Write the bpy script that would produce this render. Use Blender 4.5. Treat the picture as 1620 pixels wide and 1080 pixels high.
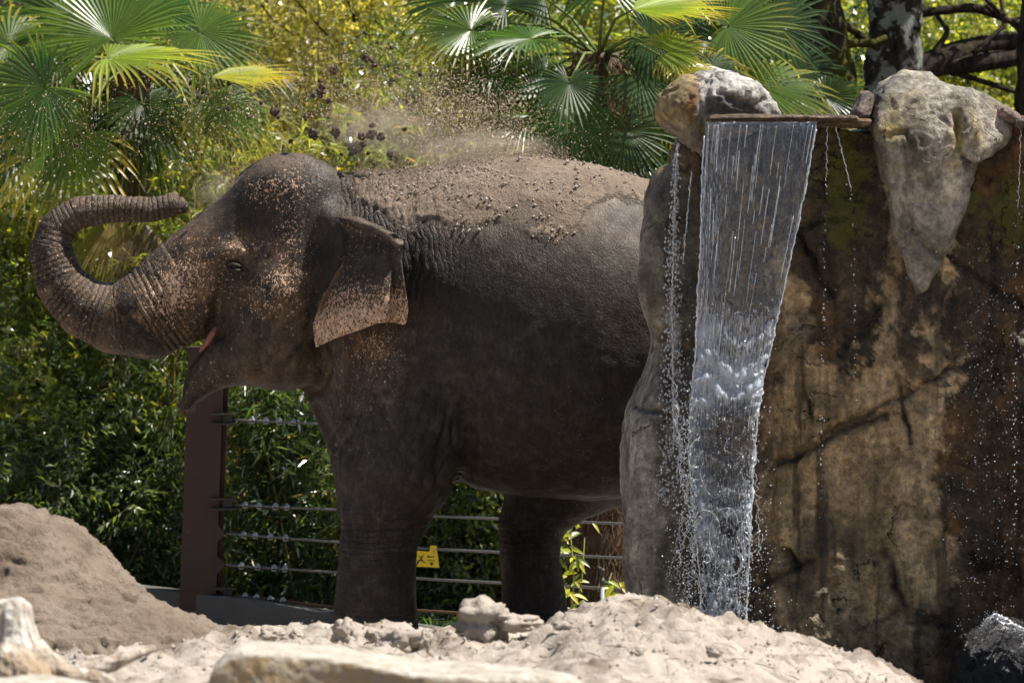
import bpy, math, random
import numpy as np
from mathutils import Vector, Matrix
import openvdb

# ------------------------------------------------------------------ camera, sky, sun
SC = bpy.context.scene
for o in list(bpy.data.objects):
    bpy.data.objects.remove(o)
CAM_D, CAM_H, FPX = 18.0, 2.0, 5400.0
cam_data = bpy.data.cameras.new('camera')
cam = bpy.data.objects.new('camera', cam_data)
SC.collection.objects.link(cam)
SC.camera = cam
cam.location = (0, -CAM_D, CAM_H)
cam.rotation_euler = (math.radians(90), 0, 0)
cam_data.lens = 120
cam_data.sensor_width = 36
cam_data.shift_y = -116.0 / 1620.0
cam_data.clip_start = 0.1
cam_data.clip_end = 400
cam_data.dof.use_dof = True
cam_data.dof.focus_distance = 17.0
cam_data.dof.aperture_fstop = 4.5

SUN = Vector((0.48, 0.0, 0.87)).normalized()
world = bpy.data.worlds.new('World')
SC.world = world
world.use_nodes = True
wn = world.node_tree
sky = wn.nodes.new('ShaderNodeTexSky')
sky.sky_type = 'NISHITA'
sky.sun_disc = False
sky.sun_elevation = math.asin(SUN.z)
sky.sun_rotation = math.atan2(SUN.x, SUN.y)
bgn = wn.nodes['Background']
bgn.inputs['Strength'].default_value = 0.05
wn.links.new(sky.outputs['Color'], bgn.inputs['Color'])
sun_data = bpy.data.lights.new('sun', 'SUN')
sun_data.energy = 5.0
sun_data.angle = math.radians(0.5)
sun_data.color = (1.0, 0.95, 0.87)
sun = bpy.data.objects.new('sun', sun_data)
SC.collection.objects.link(sun)
sun.rotation_euler = (-SUN).to_track_quat('-Z', 'Y').to_euler()
sun.location = (8, 3, 14)
SC.view_settings.view_transform = 'Standard'
SC.view_settings.look = 'None'
SC.view_settings.exposure = 0.93
SC.view_settings.gamma = 1.0
SC.view_settings.use_curve_mapping = False
SC.cycles.use_denoising = True
SC.cycles.max_bounces = 8
SC.cycles.transparent_max_bounces = 12
SC.cycles.caustics_reflective = False
SC.cycles.caustics_refractive = False
SC.cycles.use_adaptive_sampling = True
SC.cycles.adaptive_threshold = 0.02

rng = np.random.default_rng(7)
random.seed(7)
COL = SC.collection


def PX(px, py, Y=0.0):
    d = CAM_D + Y
    return np.array([(px - 810.0) / FPX * d, Y, CAM_H + (424.0 - py) / FPX * d])


# ------------------------------------------------------------------ numpy helpers
_perm = np.random.RandomState(3).permutation(256).astype(np.int32)
_perm = np.concatenate([_perm, _perm, _perm])
_g = np.random.RandomState(5).normal(size=(256, 3))
_g = (_g / np.linalg.norm(_g, axis=1)[:, None]).astype(np.float32)


def noise3(x, y, z):
    x = np.asarray(x, np.float32); y = np.asarray(y, np.float32); z = np.asarray(z, np.float32)
    xi = np.floor(x).astype(np.int32); yi = np.floor(y).astype(np.int32); zi = np.floor(z).astype(np.int32)
    xf = x - xi; yf = y - yi; zf = z - zi
    xi &= 255; yi &= 255; zi &= 255
    u = xf * xf * xf * (xf * (xf * 6 - 15) + 10)
    v = yf * yf * yf * (yf * (yf * 6 - 15) + 10)
    w = zf * zf * zf * (zf * (zf * 6 - 15) + 10)
    r = 0
    for dx in (0, 1):
        wx = u if dx else 1 - u
        for dy in (0, 1):
            wy = v if dy else 1 - v
            for dz in (0, 1):
                wz = w if dz else 1 - w
                h = _perm[_perm[_perm[xi + dx] + yi + dy] + zi + dz]
                g = _g[h]
                r = r + wx * wy * wz * (g[..., 0] * (xf - dx) + g[..., 1] * (yf - dy) + g[..., 2] * (zf - dz))
    return r * 1.5


def fbm(P, s, octs=4, gain=0.5, off=0.0, sc=(1, 1, 1)):
    r = 0; a = 1.0; f = s
    for k in range(octs):
        r = r + a * noise3(P[:, 0] * f * sc[0] + off + 17 * k, P[:, 1] * f * sc[1] + 31.7 * k, P[:, 2] * f * sc[2] - off)
        a *= gain; f *= 2.03
    return r


def ridged(P, s, octs=4, off=0.0, sc=(1, 1, 1)):
    r = 0; a = 1.0; f = s
    for k in range(octs):
        n = 1 - np.abs(noise3(P[:, 0] * f * sc[0] + off + 9 * k, P[:, 1] * f * sc[1] + 3.7 * k, P[:, 2] * f * sc[2] - off)) * 2
        r = r + a * n; a *= 0.5; f *= 2.1
    return r / 1.9


def sst(a, b, x):
    t = np.clip((x - a) / (b - a + 1e-9), 0, 1)
    return t * t * (3 - 2 * t)


def smin(a, b, k):
    h = np.clip(0.5 + 0.5 * (b - a) / k, 0, 1)
    return b * (1 - h) + a * h - k * h * (1 - h)


def grid_pts(lo, hi, vox):
    ax = [np.arange(l, h + vox, vox, dtype=np.float32) for l, h in zip(lo, hi)]
    G = np.meshgrid(*ax, indexing='ij')
    return G


def chain(G, pts, rad, wy=None):
    """round cones along pts; wy = y half widths (same length) for flattened sections"""
    X, Y, Z = G
    d = None
    for i in range(len(pts) - 1):
        a = np.array(pts[i], np.float32); b = np.array(pts[i + 1], np.float32); ab = b - a
        t = np.clip(((X - a[0]) * ab[0] + (Z - a[2]) * ab[2] + (Y - a[1]) * ab[1]) / (ab @ ab), 0, 1)
        r = rad[i] + (rad[i + 1] - rad[i]) * t
        sy = 1.0
        if wy is not None:
            w = wy[i] + (wy[i + 1] - wy[i]) * t
            sy = r / w
        dx = X - a[0] - t * ab[0]; dy = (Y - a[1] - t * ab[1]) * sy; dz = Z - a[2] - t * ab[2]
        di = np.sqrt(dx * dx + dy * dy + dz * dz) - r
        d = di if d is None else np.minimum(d, di)
    return d


def ell(G, c, r, rot=0.0):
    X, Y, Z = G
    x = X - c[0]; y = Y - c[1]; z = Z - c[2]
    if rot:
        cr, sr = math.cos(rot), math.sin(rot)
        x, z = x * cr + z * sr, -x * sr + z * cr
    k = np.sqrt((x / r[0]) ** 2 + (y / r[1]) ** 2 + (z / r[2]) ** 2)
    return (k - 1) * min(r)


def rbox(G, lo, hi, r):
    q = []
    for A, l, h in zip(G, lo, hi):
        q.append(np.abs(A - (l + h) / 2) - (h - l) / 2 + r)
    out = np.sqrt(sum(np.maximum(a, 0) ** 2 for a in q))
    return out + np.minimum(np.maximum(np.maximum(q[0], q[1]), q[2]), 0) - r


def raw_mesh(name, V, F, smooth=True):
    """V (n,3), F (m,4) or (m,3) array, or list of arrays"""
    me = bpy.data.meshes.new(name)
    Fs = F if isinstance(F, list) else [F]
    Fs = [np.asarray(f, np.int32) for f in Fs if len(f)]
    nl = sum(f.size for f in Fs); nf = sum(len(f) for f in Fs)
    me.vertices.add(len(V)); me.loops.add(nl); me.polygons.add(nf)
    me.vertices.foreach_set('co', np.asarray(V, np.float32).ravel())
    me.loops.foreach_set('vertex_index', np.concatenate([f.ravel() for f in Fs]))
    ls = []; s = 0
    for f in Fs:
        k = f.shape[1]
        ls.append(s + np.arange(len(f)) * k); s += f.size
    me.polygons.foreach_set('loop_start', np.concatenate(ls).astype(np.int32))
    me.polygons.foreach_set('use_smooth', np.full(nf, smooth))
    me.update(calc_edges=True)
    me.validate()
    return me


def attr(me, name, data, kind='FLOAT'):
    a = me.attributes.new(name, kind, 'POINT')
    if kind == 'FLOAT':
        a.data.foreach_set('value', np.asarray(data, np.float32).ravel())
    else:
        d = np.asarray(data, np.float32)
        if d.shape[1] == 3:
            d = np.concatenate([d, np.ones((len(d), 1), np.float32)], 1)
        a.data.foreach_set('color', d.ravel())


def coords(me):
    V = np.empty(len(me.vertices) * 3, np.float32)
    me.vertices.foreach_get('co', V)
    return V.reshape(-1, 3)


def normals(me):
    N = np.empty(len(me.vertices) * 3, np.float32)
    me.vertices.foreach_get('normal', N)
    return N.reshape(-1, 3)


def from_sdf(name, D, lo, vox, sub=1):
    g = openvdb.FloatGrid(1.0)
    g.copyFromArray(np.ascontiguousarray(D.astype(np.float32)))
    P, Q = g.convertToQuads(0.0)
    V = P * vox + np.array(lo)
    me = raw_mesh(name, V, Q)
    # quads must face outwards: compare with the gradient of the field
    c = V[Q[0]].mean(0); nn = np.cross(V[Q[0][1]] - V[Q[0][0]], V[Q[0][2]] - V[Q[0][0]]); nn /= np.linalg.norm(nn) + 1e-9
    def smp(p):
        i = np.clip(np.round((p - np.array(lo)) / vox).astype(int), 0, np.array(D.shape) - 1); return D[tuple(i)]
    if smp(c + nn * vox * 1.6) < smp(c - nn * vox * 1.6):
        bpy.data.meshes.remove(me); me = raw_mesh(name, V, Q[:, ::-1].copy())
    if sub:
        ob = bpy.data.objects.new('tmp', me); COL.objects.link(ob)
        m = ob.modifiers.new('s', 'SUBSURF'); m.levels = sub; m.render_levels = sub
        dg = bpy.context.evaluated_depsgraph_get()
        me2 = bpy.data.meshes.new_from_object(ob.evaluated_get(dg))
        bpy.data.objects.remove(ob); bpy.data.meshes.remove(me)
        me = me2; me.name = name
    me.polygons.foreach_set('use_smooth', np.ones(len(me.polygons), bool))
    return me


def displace(me, d):
    V = coords(me); N = normals(me)
    V = V + N * d[:, None]
    me.vertices.foreach_set('co', V.astype(np.float32).ravel())
    me.update()


# ------------------------------------------------------------------ object helpers
def link(name, me, mat=None, parent=None):
    if mat is not None:
        me.materials.clear(); me.materials.append(mat)
    o = bpy.data.objects.new(name, me)
    COL.objects.link(o)
    if parent is not None:
        o.parent = parent
        # child meshes are written in world space: undo the parent's placement
        o.matrix_parent_inverse = parent_world(parent).inverted()
    return o


def parent_world(p):
    return Matrix.Translation(p.location) if p.type == 'EMPTY' else Matrix.Identity(4)


def tag(o, label=None, cat=None, group=None, kind=None):
    if label: o['label'] = label
    if cat: o['category'] = cat
    if group: o['group'] = group
    if kind: o['kind'] = kind
    return o


def thing(name, loc, label, cat, group=None):
    o = bpy.data.objects.new(name, None)
    o.empty_display_size = 0.1
    o.location = tuple(float(v) for v in loc)
    COL.objects.link(o)
    return tag(o, label, cat, group)


class MB:
    """collects vertices / faces with colours into one mesh"""
    def __init__(s):
        s.V = []; s.Q = []; s.T = []; s.C = []; s.n = 0

    def add(s, V, Q=None, T=None, C=None):
        V = np.asarray(V, np.float32)
        if Q is not None and len(Q): s.Q.append(np.asarray(Q, np.int32) + s.n)
        if T is not None and len(T): s.T.append(np.asarray(T, np.int32) + s.n)
        s.V.append(V)
        if C is None: C = np.ones((len(V), 3))
        C = np.asarray(C, np.float32)
        if C.ndim == 1: C = np.tile(C, (len(V), 1))
        s.C.append(C)
        s.n += len(V)

    def tube(s, pts, rad, seg=8, C=None, caps=True):
        pts = [np.asarray(p, float) for p in pts]
        n = len(pts); V = []; up = np.array([0.13, 0.2, 1.0])
        T0 = pts[1] - pts[0]; T0 /= np.linalg.norm(T0) + 1e-9
        u = np.cross(T0, up)
        if np.linalg.norm(u) < 0.1: u = np.cross(T0, [1, 0, 0])
        u /= np.linalg.norm(u)
        ang = np.arange(seg) / seg * 2 * math.pi
        for i in range(n):
            t = pts[min(i + 1, n - 1)] - pts[max(i - 1, 0)]
            t = t / (np.linalg.norm(t) + 1e-9)
            u = u - t * (u @ t); u /= np.linalg.norm(u) + 1e-9
            w = np.cross(t, u)
            r = rad[i] if hasattr(rad, '__len__') else rad
            V.append(pts[i] + r * (np.cos(ang)[:, None] * u + np.sin(ang)[:, None] * w))
        V = np.concatenate(V)
        i, j = np.meshgrid(np.arange(n - 1), np.arange(seg), indexing='ij')
        i = i.ravel(); j = j.ravel(); j2 = (j + 1) % seg
        Q = np.stack([i * seg + j, i * seg + j2, (i + 1) * seg + j2, (i + 1) * seg + j], 1)
        T = []
        if caps:
            V = np.concatenate([V, [pts[0]], [pts[-1]]]); a = n * seg
            for k in range(seg):
                T.append((a, (k + 1) % seg, k)); T.append((a + 1, (n - 1) * seg + k, (n - 1) * seg + (k + 1) % seg))
        s.add(V, Q, T, C)

    def box(s, c, h, R=None, C=None):
        c = np.asarray(c, float); h = np.asarray(h, float)
        V = np.array([[x, y, z] for x in (-1, 1) for y in (-1, 1) for z in (-1, 1)], float) * h
        if R is not None: V = V @ np.asarray(R).T
        s.add(V + c, [(0, 1, 3, 2), (4, 6, 7, 5), (0, 4, 5, 1), (2, 3, 7, 6), (0, 2, 6, 4), (1, 5, 7, 3)], None, C)

    def mesh(s, name, smooth=True):
        V = np.concatenate(s.V)
        F = []
        if s.Q: F.append(np.concatenate(s.Q))
        if s.T: F.append(np.concatenate(s.T))
        me = raw_mesh(name, V, F, smooth)
        attr(me, 'tint', np.concatenate(s.C), 'FLOAT_COLOR')
        return me

    def build(s, name, mat, parent=None, smooth=True):
        return link(name, s.mesh(name, smooth), mat, parent)


# ------------------------------------------------------------------ materials
class NB:
    def __init__(s, name):
        s.m = bpy.data.materials.new(name); s.m.use_nodes = True
        s.t = s.m.node_tree; s.p = s.t.nodes['Principled BSDF']; s.out = s.t.nodes['Material Output']
        s._o = None

    def n(s, typ, **kw):
        nd = s.t.nodes.new('ShaderNode' + typ)
        for k, v in kw.items():
            if k.startswith('i_'):
                key = k[2:]
                key = int(key) if key.isdigit() else key.replace('_', ' ')
                s.set(nd.inputs[key], v)
            else:
                setattr(nd, k, v)
        return nd

    def set(s, inp, v):
        if hasattr(v, 'is_output') or isinstance(v, bpy.types.NodeSocket): s.t.links.new(v, inp)
        elif isinstance(v, (tuple, list)) and len(v) == 3 and inp.type == 'RGBA': inp.default_value = (*v, 1)
        else: inp.default_value = v

    def obj(s):
        if s._o is None: s._o = s.n('TexCoord').outputs['Object']
        return s._o

    def map(s, vec, scale):
        return s.n('Mapping', i_Vector=vec, i_Scale=scale).outputs[0]

    def noise(s, scale, detail=4, rough=0.55, vec=None, dist=0.0):
        return s.n('TexNoise', i_Vector=vec or s.obj(), i_Scale=scale, i_Detail=detail, i_Roughness=rough, i_Distortion=dist).outputs[0]

    def vor(s, scale, feature='F1', vec=None, rand=1.0):
        nd = s.n('TexVoronoi', feature=feature, i_Vector=vec or s.obj(), i_Scale=scale, i_Randomness=rand)
        return nd.outputs['Distance']

    def math(s, op, a, b=0.0, c=0.0, clamp=False):
        nd = s.n('Math', operation=op); nd.use_clamp = clamp
        s.set(nd.inputs[0], a); s.set(nd.inputs[1], b)
        if op in ('MULTIPLY_ADD', 'SMOOTH_MIN', 'COMPARE'): s.set(nd.inputs[2], c)
        return nd.outputs[0]

    def ramp(s, f, a, b, lo=0.0, hi=1.0):
        nd = s.n('MapRange', i_0=f, i_1=a, i_2=b, i_3=lo, i_4=hi); nd.interpolation_type = 'SMOOTHSTEP'
        return nd.outputs[0]

    def mix(s, f, a, b, mode='MIX'):
        nd = s.n('Mix', data_type='RGBA', blend_type=mode)
        s.set(nd.inputs[0], f); s.set(nd.inputs[6], a); s.set(nd.inputs[7], b)
        return nd.outputs[2]

    def at(s, name, col=False):
        nd = s.n('Attribute', attribute_name=name)
        return nd.outputs['Color' if col else 'Fac']

    def bump(s, h, strength=0.5, dist=0.01, normal=None):
        nd = s.n('Bump', i_Height=h, i_Strength=strength, i_Distance=dist)
        if normal is not None: s.set(nd.inputs['Normal'], normal)
        return nd.outputs[0]

    def fin(s, color=None, rough=None, normal=None, spec=None, **kw):
        if color is not None: s.set(s.p.inputs['Base Color'], color)
        if rough is not None: s.set(s.p.inputs['Roughness'], rough)
        if normal is not None: s.set(s.p.inputs['Normal'], normal)
        if spec is not None: s.set(s.p.inputs['Specular IOR Level'], spec)
        for k, v in kw.items(): s.set(s.p.inputs[k.replace('_', ' ')], v)
        return s.m


def mat_skin():
    b = NB('elephant_skin')
    o = b.obj()
    sand = b.at('sand'); spk = b.at('speck'); ring = b.at('ring'); s_ = b.at('axis_s'); vert = b.at('vert')
    base = b.mix(b.noise(3.0, 5), (0.014, 0.010, 0.0078), (0.036, 0.026, 0.019))
    base = b.mix(b.ramp(b.noise(14.0, 5), 0.42, 0.7), base, (0.045, 0.037, 0.031))
    base = b.mix(b.math('MULTIPLY', b.at('warm'), b.ramp(b.noise(9.0, 4), 0.3, 0.65)), base, (0.165, 0.100, 0.052))
    base = b.mix(b.math('MULTIPLY', b.at('dark_skin_shade'), b.ramp(b.noise(7.0, 4), .25, .6)), base, (0.009, 0.0075, 0.007))  # dark skin, with the shade of hollows painted into the colour
    # pale speckles: density drives the threshold
    v = b.noise(120.0, 2, 0.6)
    vv = b.noise(48.0, 2, 0.5)
    f = b.math('ADD', b.math('MULTIPLY', v, 0.62), b.math('MULTIPLY', vv, 0.38))
    thr = b.math('SUBTRACT', 0.665, b.math('MULTIPLY', spk, 0.235))
    sp = b.ramp(b.math('SUBTRACT', f, thr), -0.012, 0.018)
    sp = b.math('MULTIPLY', sp, b.ramp(spk, 0.02, 0.15))
    base = b.mix(b.math('MULTIPLY', sp, 0.85), base, b.mix(b.noise(20), (0.55, 0.33, 0.22), (0.62, 0.46, 0.33)))
    # wrinkles
    warp = b.noise(9.0, 3, 0.6)
    ph = b.math('ADD', b.math('MULTIPLY', s_, 215.0), b.math('MULTIPLY', warp, 6.0))
    w1 = b.math('POWER', b.math('ABSOLUTE', b.math('SINE', b.math('MULTIPLY', ph, 0.5))), 0.45)
    w1 = b.mix(ring, (1, 1, 1), w1)
    sx = b.n('SeparateXYZ', i_Vector=o)
    pv = b.math('ADD', b.math('MULTIPLY', sx.outputs[0], 190.0), b.math('MULTIPLY', b.noise(3.2, 4, 0.6), 42.0))
    w2 = b.math('POWER', b.math('ABSOLUTE', b.math('SINE', b.math('MULTIPLY', pv, 0.5))), 0.5)
    w2 = b.mix(vert, (1, 1, 1), w2)
    wv = b.n('VectorMath', operation='ADD'); b.set(wv.inputs[0], o)
    nn = b.n('TexNoise', i_Vector=o, i_Scale=8.0, i_Detail=3.0)
    sc_ = b.n('VectorMath', operation='SCALE'); b.set(sc_.inputs[0], nn.outputs['Color']); sc_.inputs['Scale'].default_value = 0.10
    b.set(wv.inputs[1], sc_.outputs[0])
    cr = b.ramp(b.vor(44.0, 'DISTANCE_TO_EDGE', wv.outputs[0]), 0.0, 0.16)
    cr2 = b.ramp(b.vor(105.0, 'DISTANCE_TO_EDGE', b.map(wv.outputs[0], (1.0, 1.0, 0.6))), 0.0, 0.22)
    h = b.math('MULTIPLY', b.math('MULTIPLY', w1, w2), 1.3)
    h = b.math('ADD', h, b.math('MULTIPLY', cr, 0.30))
    h = b.math('ADD', h, b.math('MULTIPLY', cr2, 0.22))
    h = b.math('ADD', h, b.math('MULTIPLY', b.noise(60.0, 4, 0.7), 0.5))
    groove = b.math('MULTIPLY', b.math('MULTIPLY', b.math('MULTIPLY', w1, w2), b.ramp(cr, 0, 1, 0.55, 1)), 1.0)
    base = b.mix(b.ramp(b.math('MAXIMUM', groove, b.math('MULTIPLY', sp, 0.85)), 0.05, 0.85), (0.009, 0.007, 0.006), base)  # crease shade painted into the colour, where the bump hardly shows
    fine = b.noise(46.0, 5, 0.75, b.map(o, (1.0, 1.0, 0.45)))
    base = b.mix(1.0, base, b.mix(b.ramp(fine, 0.32, 0.68), (0.55, 0.55, 0.55), (1.55, 1.5, 1.45)), 'MULTIPLY')
    dots = b.math('MULTIPLY', b.ramp(b.math('ADD', b.vor(48.0), b.math('MULTIPLY', b.noise(60.0, 2), 0.25)), 0.44, 0.37), b.math('MULTIPLY', b.at('dots'), b.ramp(b.noise(13.0, 3), 0.34, 0.46)))
    base = b.mix(b.math('MULTIPLY', dots, 0.9), base, (0.045, 0.03, 0.026))
    # sand on the back
    sn = b.noise(38.0, 6, 0.7)
    sm = b.ramp(b.math('ADD', sand, b.math('MULTIPLY', b.math('SUBTRACT', sn, 0.5), 1.3)), 0.38, 0.66)
    sandc = b.mix(b.noise(90.0, 3), (0.21, 0.155, 0.11), (0.38, 0.30, 0.23))
    col = b.mix(b.math('MULTIPLY', sm, 0.92), base, sandc)
    dust = b.math('MULTIPLY', b.at('dusty'), b.ramp(b.noise(5.0, 5), 0.25, 0.7))
    col = b.mix(b.math('MULTIPLY', dust, 0.75), col, (0.175, 0.130, 0.095))
    hh = b.math('ADD', h, b.math('MULTIPLY', sm, b.math('MULTIPLY', b.noise(70.0, 5, 0.75), 3.0)))
    hh = b.math('MULTIPLY', hh, b.math('ADD', 0.45, b.math('MAXIMUM', b.math('MAXIMUM', ring, b.math('MULTIPLY', vert, 0.5)), b.math('MULTIPLY', sm, 0.5))))
    nrm = b.bump(hh, 0.9, 0.006)
    rough = b.math('ADD', b.ramp(b.noise(11.0, 3), 0.3, 0.7, 0.50, 0.68), b.math('MULTIPLY', sm, 0.35))
    return b.fin(col, rough, nrm, 0.30)


M = {}
M['skin'] = mat_skin()


def simple(name, c1, c2, scale, rough=0.8, bs=40.0, bd=0.01, bstr=0.5, spec=0.4, metal=0.0):
    b = NB(name)
    c = b.mix(b.noise(scale, 5), c1, c2)
    return b.fin(c, rough, b.bump(b.noise(bs, 5, 0.65), bstr, bd), spec, Metallic=metal)


M['eye'] = simple('eye_dark', (0.01, 0.007, 0.005), (0.02, 0.012, 0.008), 5, 0.12, spec=0.6)
M['mouth'] = simple('mouth_pink', (0.26, 0.10, 0.07), (0.12, 0.04, 0.03), 40, 0.45)
M['hair'] = simple('coarse_hair', (0.30, 0.19, 0.10), (0.16, 0.09, 0.05), 30, 0.5)
M['nail'] = simple('toe_nail', (0.28, 0.22, 0.17), (0.2, 0.15, 0.11), 20, 0.6)

exec_time = {}
#@@ELEPHANT
# ------------------------------------------------------------------ elephant
TR = [(455, 350, 96), (370, 408, 92), (300, 456, 84), (232, 498, 70), (183, 505, 56), (136, 489, 48), (97, 452, 41), (79, 398, 33.5),
      (91, 357, 28), (126, 335, 26), (183, 330, 23), (240, 332, 20.5), (272, 325, 18.5), (286, 326, 14)]
trp = [PX(x, y, -0.0) for x, y, r in TR]
trr = [r / 300.0 for x, y, r in TR]


def build_elephant():
    vox = 0.024
    lo = (-2.62, -0.98, -0.06); hi = (1.92, 0.98, 2.78)
    G = grid_pts(lo, hi, vox)
    X, Y, Z = G
    # torso from a profile
    st = np.array([(505, 330, 600, .24), (535, 288, 655, .33), (565, 275, 690, .39), (600, 271, 722, .45), (650, 268, 745, .53), (700, 262, 762, .59),
                   (760, 255, 775, .65), (830, 250, 784, .70), (930, 260, 790, .72), (1000, 279, 784, .70), (1100, 312, 766, .66),
                   (1200, 362, 740, .58), (1270, 430, 700, .46), (1320, 520, 630, .22)], float)
    sx = (st[:, 0] - 810) / 300; top = 2 + (424 - st[:, 1]) / 300; bot = 2 + (424 - st[:, 2]) / 300
    x1 = X[:, 0, 0]
    T = np.interp(x1, sx, top); B = np.interp(x1, sx, bot); W = np.interp(x1, sx, st[:, 3])
    kk = np.ones(5) / 5
    pad = lambda a: np.convolve(np.pad(a, 2, mode='edge'), kk, 'valid')
    T, B, W = pad(T), pad(B), pad(W)
    c = ((T + B) / 2)[:, None, None]; hh = ((T - B) / 2)[:, None, None]; w = W[:, None, None]
    zz = (Z - c) / hh
    # broad sides, rounded belly, narrower ridge on top
    ww = w * (1 - 0.10 * np.clip(zz, 0, 1) ** 2 + 0.05 * np.clip(-zz, 0, 1))
    n = 2.25
    k = (np.abs(Y / ww) ** n + np.abs(zz) ** n) ** (1 / n)
    d = (k - 1) * np.minimum(ww, hh)
    ext = np.maximum(sx[0] - X, X - sx[-1])
    d = np.maximum(d, ext)
    # neck
    d = smin(d, chain(G, [PX(470, 400), PX(600, 440)], [.42, .52], [.24, .36]), 0.10)
    d = smin(d, chain(G, [PX(490, 560), PX(552, 640), PX(595, 700)], [.08, .14, .2], [.12, .2, .3]), 0.05)
    d = smin(d, chain(G, [PX(488, 590, .05), PX(508, 640, .05), PX(540, 700, .03)], [.05, .06, .08]), 0.04)
    # legs
    def leg(pts, Yc, k=0.06, wy=None):
        P = [PX(p[0], p[1], (p[3] if len(p) > 3 else Yc)) for p in pts]
        s = FPX / (CAM_D + Yc)
        R = [p[2] / s for p in pts]
        wyv = None if wy is None else wy
        return chain(G, P, R, wyv)
    d = smin(d, leg([(665, 560, 112, -.26), (648, 660, 108, -.33), (628, 740, 96, -.37), (612, 800, 76, -.37), (600, 855, 63, -.36), (593, 930, 61, -.36), (592, 1000, 63, -.36), (590, 1030, 68, -.36)],
                    -.36, wy=[.30, .29, .27, .235, .20, .195, .20, .215]), 0.045)
    d = smin(d, leg([(640, 600, 105, .26), (612, 720, 90, .33), (598, 800, 66, .35), (604, 870, 53, .35), (606, 950, 52, .35), (604, 1005, 58, .35)],
                    .35, wy=[.30, .27, .235, .19, .19, .215]), 0.05)
    d = smin(d, leg([(1090, 560, 140, .22), (960, 690, 112, .30), (872, 765, 76, .33), (838, 830, 52, .33), (838, 890, 48, .33), (845, 945, 53, .33), (848, 1005, 58, .33)],
                    .33, wy=[.4, .32, .25, .18, .165, .18, .2]), 0.05)
    d = smin(d, leg([(1170, 560, 150, -.24), (1130, 720, 112, -.34), (1118, 810, 74, -.36), (1140, 900, 54, -.36), (1158, 970, 54, -.36), (1150, 1034, 62, -.36)],
                    -.36, wy=[.38, .3, .24, .18, .175, .21]), 0.05)
    # tail
    d = smin(d, chain(G, [PX(1300, 470), PX(1345, 560), PX(1352, 700), PX(1345, 850)], [.07, .045, .03, .02]), 0.05)
    # head
    h = ell(G, PX(462, 345, -.115), (.335, .185, .35))
    h = smin(h, ell(G, PX(455, 345, .115), (.345, .185, .345)), 0.07)
    h = smin(h, ell(G, PX(455, 430), (.31, .315, .38)), 0.12)
    h = smin(h, ell(G, PX(436, 515), (.295, .29, .335)), 0.10)                # cheek and jaw
    h = smin(h, ell(G, PX(470, 480), (.22, .30, .40)), 0.08)
    h = smin(h, chain(G, trp[:4], [.30, .295, .278, .233], [.26, .26, .235, .215]), 0.08)
    # bump at the trunk root
    h = smin(h, ell(G, PX(292, 392), (.085, .12, .05), 0.6), 0.06)
    # cheek bone and brow
    for s in (-1, 1):
        h = smin(h, ell(G, PX(374, 396, s * .245), (.13, .06, .050), 0.25), 0.045)
        h = smin(h, ell(G, PX(428, 458, s * .272), (.10, .075, .12), 0.2), 0.06)
        h = -smin(-h, chain(G, [PX(352, 452, s * .36), PX(348, 490, s * .345), PX(338, 525, s * .33)], [.045, .055, .045]), 0.05)
    tr = chain(G, trp[3:], trr[3:])
    # flared tip with finger
    tr = smin(tr, chain(G, [PX(270, 318), PX(277, 308)], [.040, .028]), 0.02)
    tr = smin(tr, chain(G, [PX(280, 327), PX(293, 331), PX(299, 335)], [.040, .020, .008]), 0.018)
    h = smin(h, tr, 0.03)
    # upper lip edge / mouth corner: cut a wedge, then hang the lower jaw below it
    cut = chain(G, [PX(326, 545), PX(310, 562), PX(294, 588)], [.012, .030, .060], [.30, .35, .4])
    h = np.maximum(h, -cut)
    jaw = chain(G, [PX(405, 556), PX(358, 572), PX(330, 590), PX(307, 620), PX(291, 645)], [.175, .140, .108, .062, .026], [.22, .17, .125, .08, .035])
    jaw = smin(jaw, chain(G, [PX(345, 545, .09), PX(312, 570, .10), PX(294, 605, .075), PX(285, 646, .02)], [.05, .030, .022, .012]), .03)
    jaw = smin(jaw, chain(G, [PX(345, 552, -.13), PX(322, 572, -.115), PX(305, 604, -.085), PX(289, 645, -.025)], [.05, .036, .026, .014]), .02)
    # trough on the upper side of the lower lip
    tro = chain(G, [PX(325, 545), PX(301, 585), PX(283, 635)], [.040, .040, .022], [.085, .065, .03])
    jaw = np.maximum(jaw, -tro)
    h = smin(h, jaw, 0.03)
    h = smin(h, chain(G, [PX(532, 352, -.25), PX(545, 392, -.27), PX(520, 450, -.26)], [.09, .11, .07]), .06)
    d = smin(d, h, 0.06)
    # eye sockets and temple hollows
    for s in (-1, 1):
        sock = ell(G, PX(372, 425, s * .315), (.085, .06, .050), -0.1)
        d = -smin(-d, sock, 0.03)
        hol = ell(G, PX(408, 348, s * .385), (.16, .15, .19))
        d = -smin(-d, hol, 0.09)
    me = from_sdf('body', d, lo, vox, 1)
    V = coords(me); N = normals(me)
    px = V[:, 0] * FPX / (CAM_D + V[:, 1]) + 810
    py = 424 - (V[:, 2] - CAM_H) * FPX / (CAM_D + V[:, 1])
    # arc length along the trunk
    A = np.array(trp); seg = np.diff(A, axis=0); L = np.linalg.norm(seg, axis=1); cum = np.concatenate([[0], np.cumsum(L)])
    best = np.full(len(V), 9.0); S = np.zeros(len(V)); RR = np.zeros(len(V))
    for i in range(len(seg)):
        t = np.clip(((V - A[i]) @ seg[i]) / (L[i] ** 2), 0, 1)
        r_ = trr[i] + (trr[i + 1] - trr[i]) * t
        dd = np.linalg.norm(V - A[i] - t[:, None] * seg[i], axis=1) - r_
        m = dd < best
        best[m] = dd[m]; S[m] = (cum[i] + t * L[i])[m]; RR[m] = r_[m]
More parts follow.
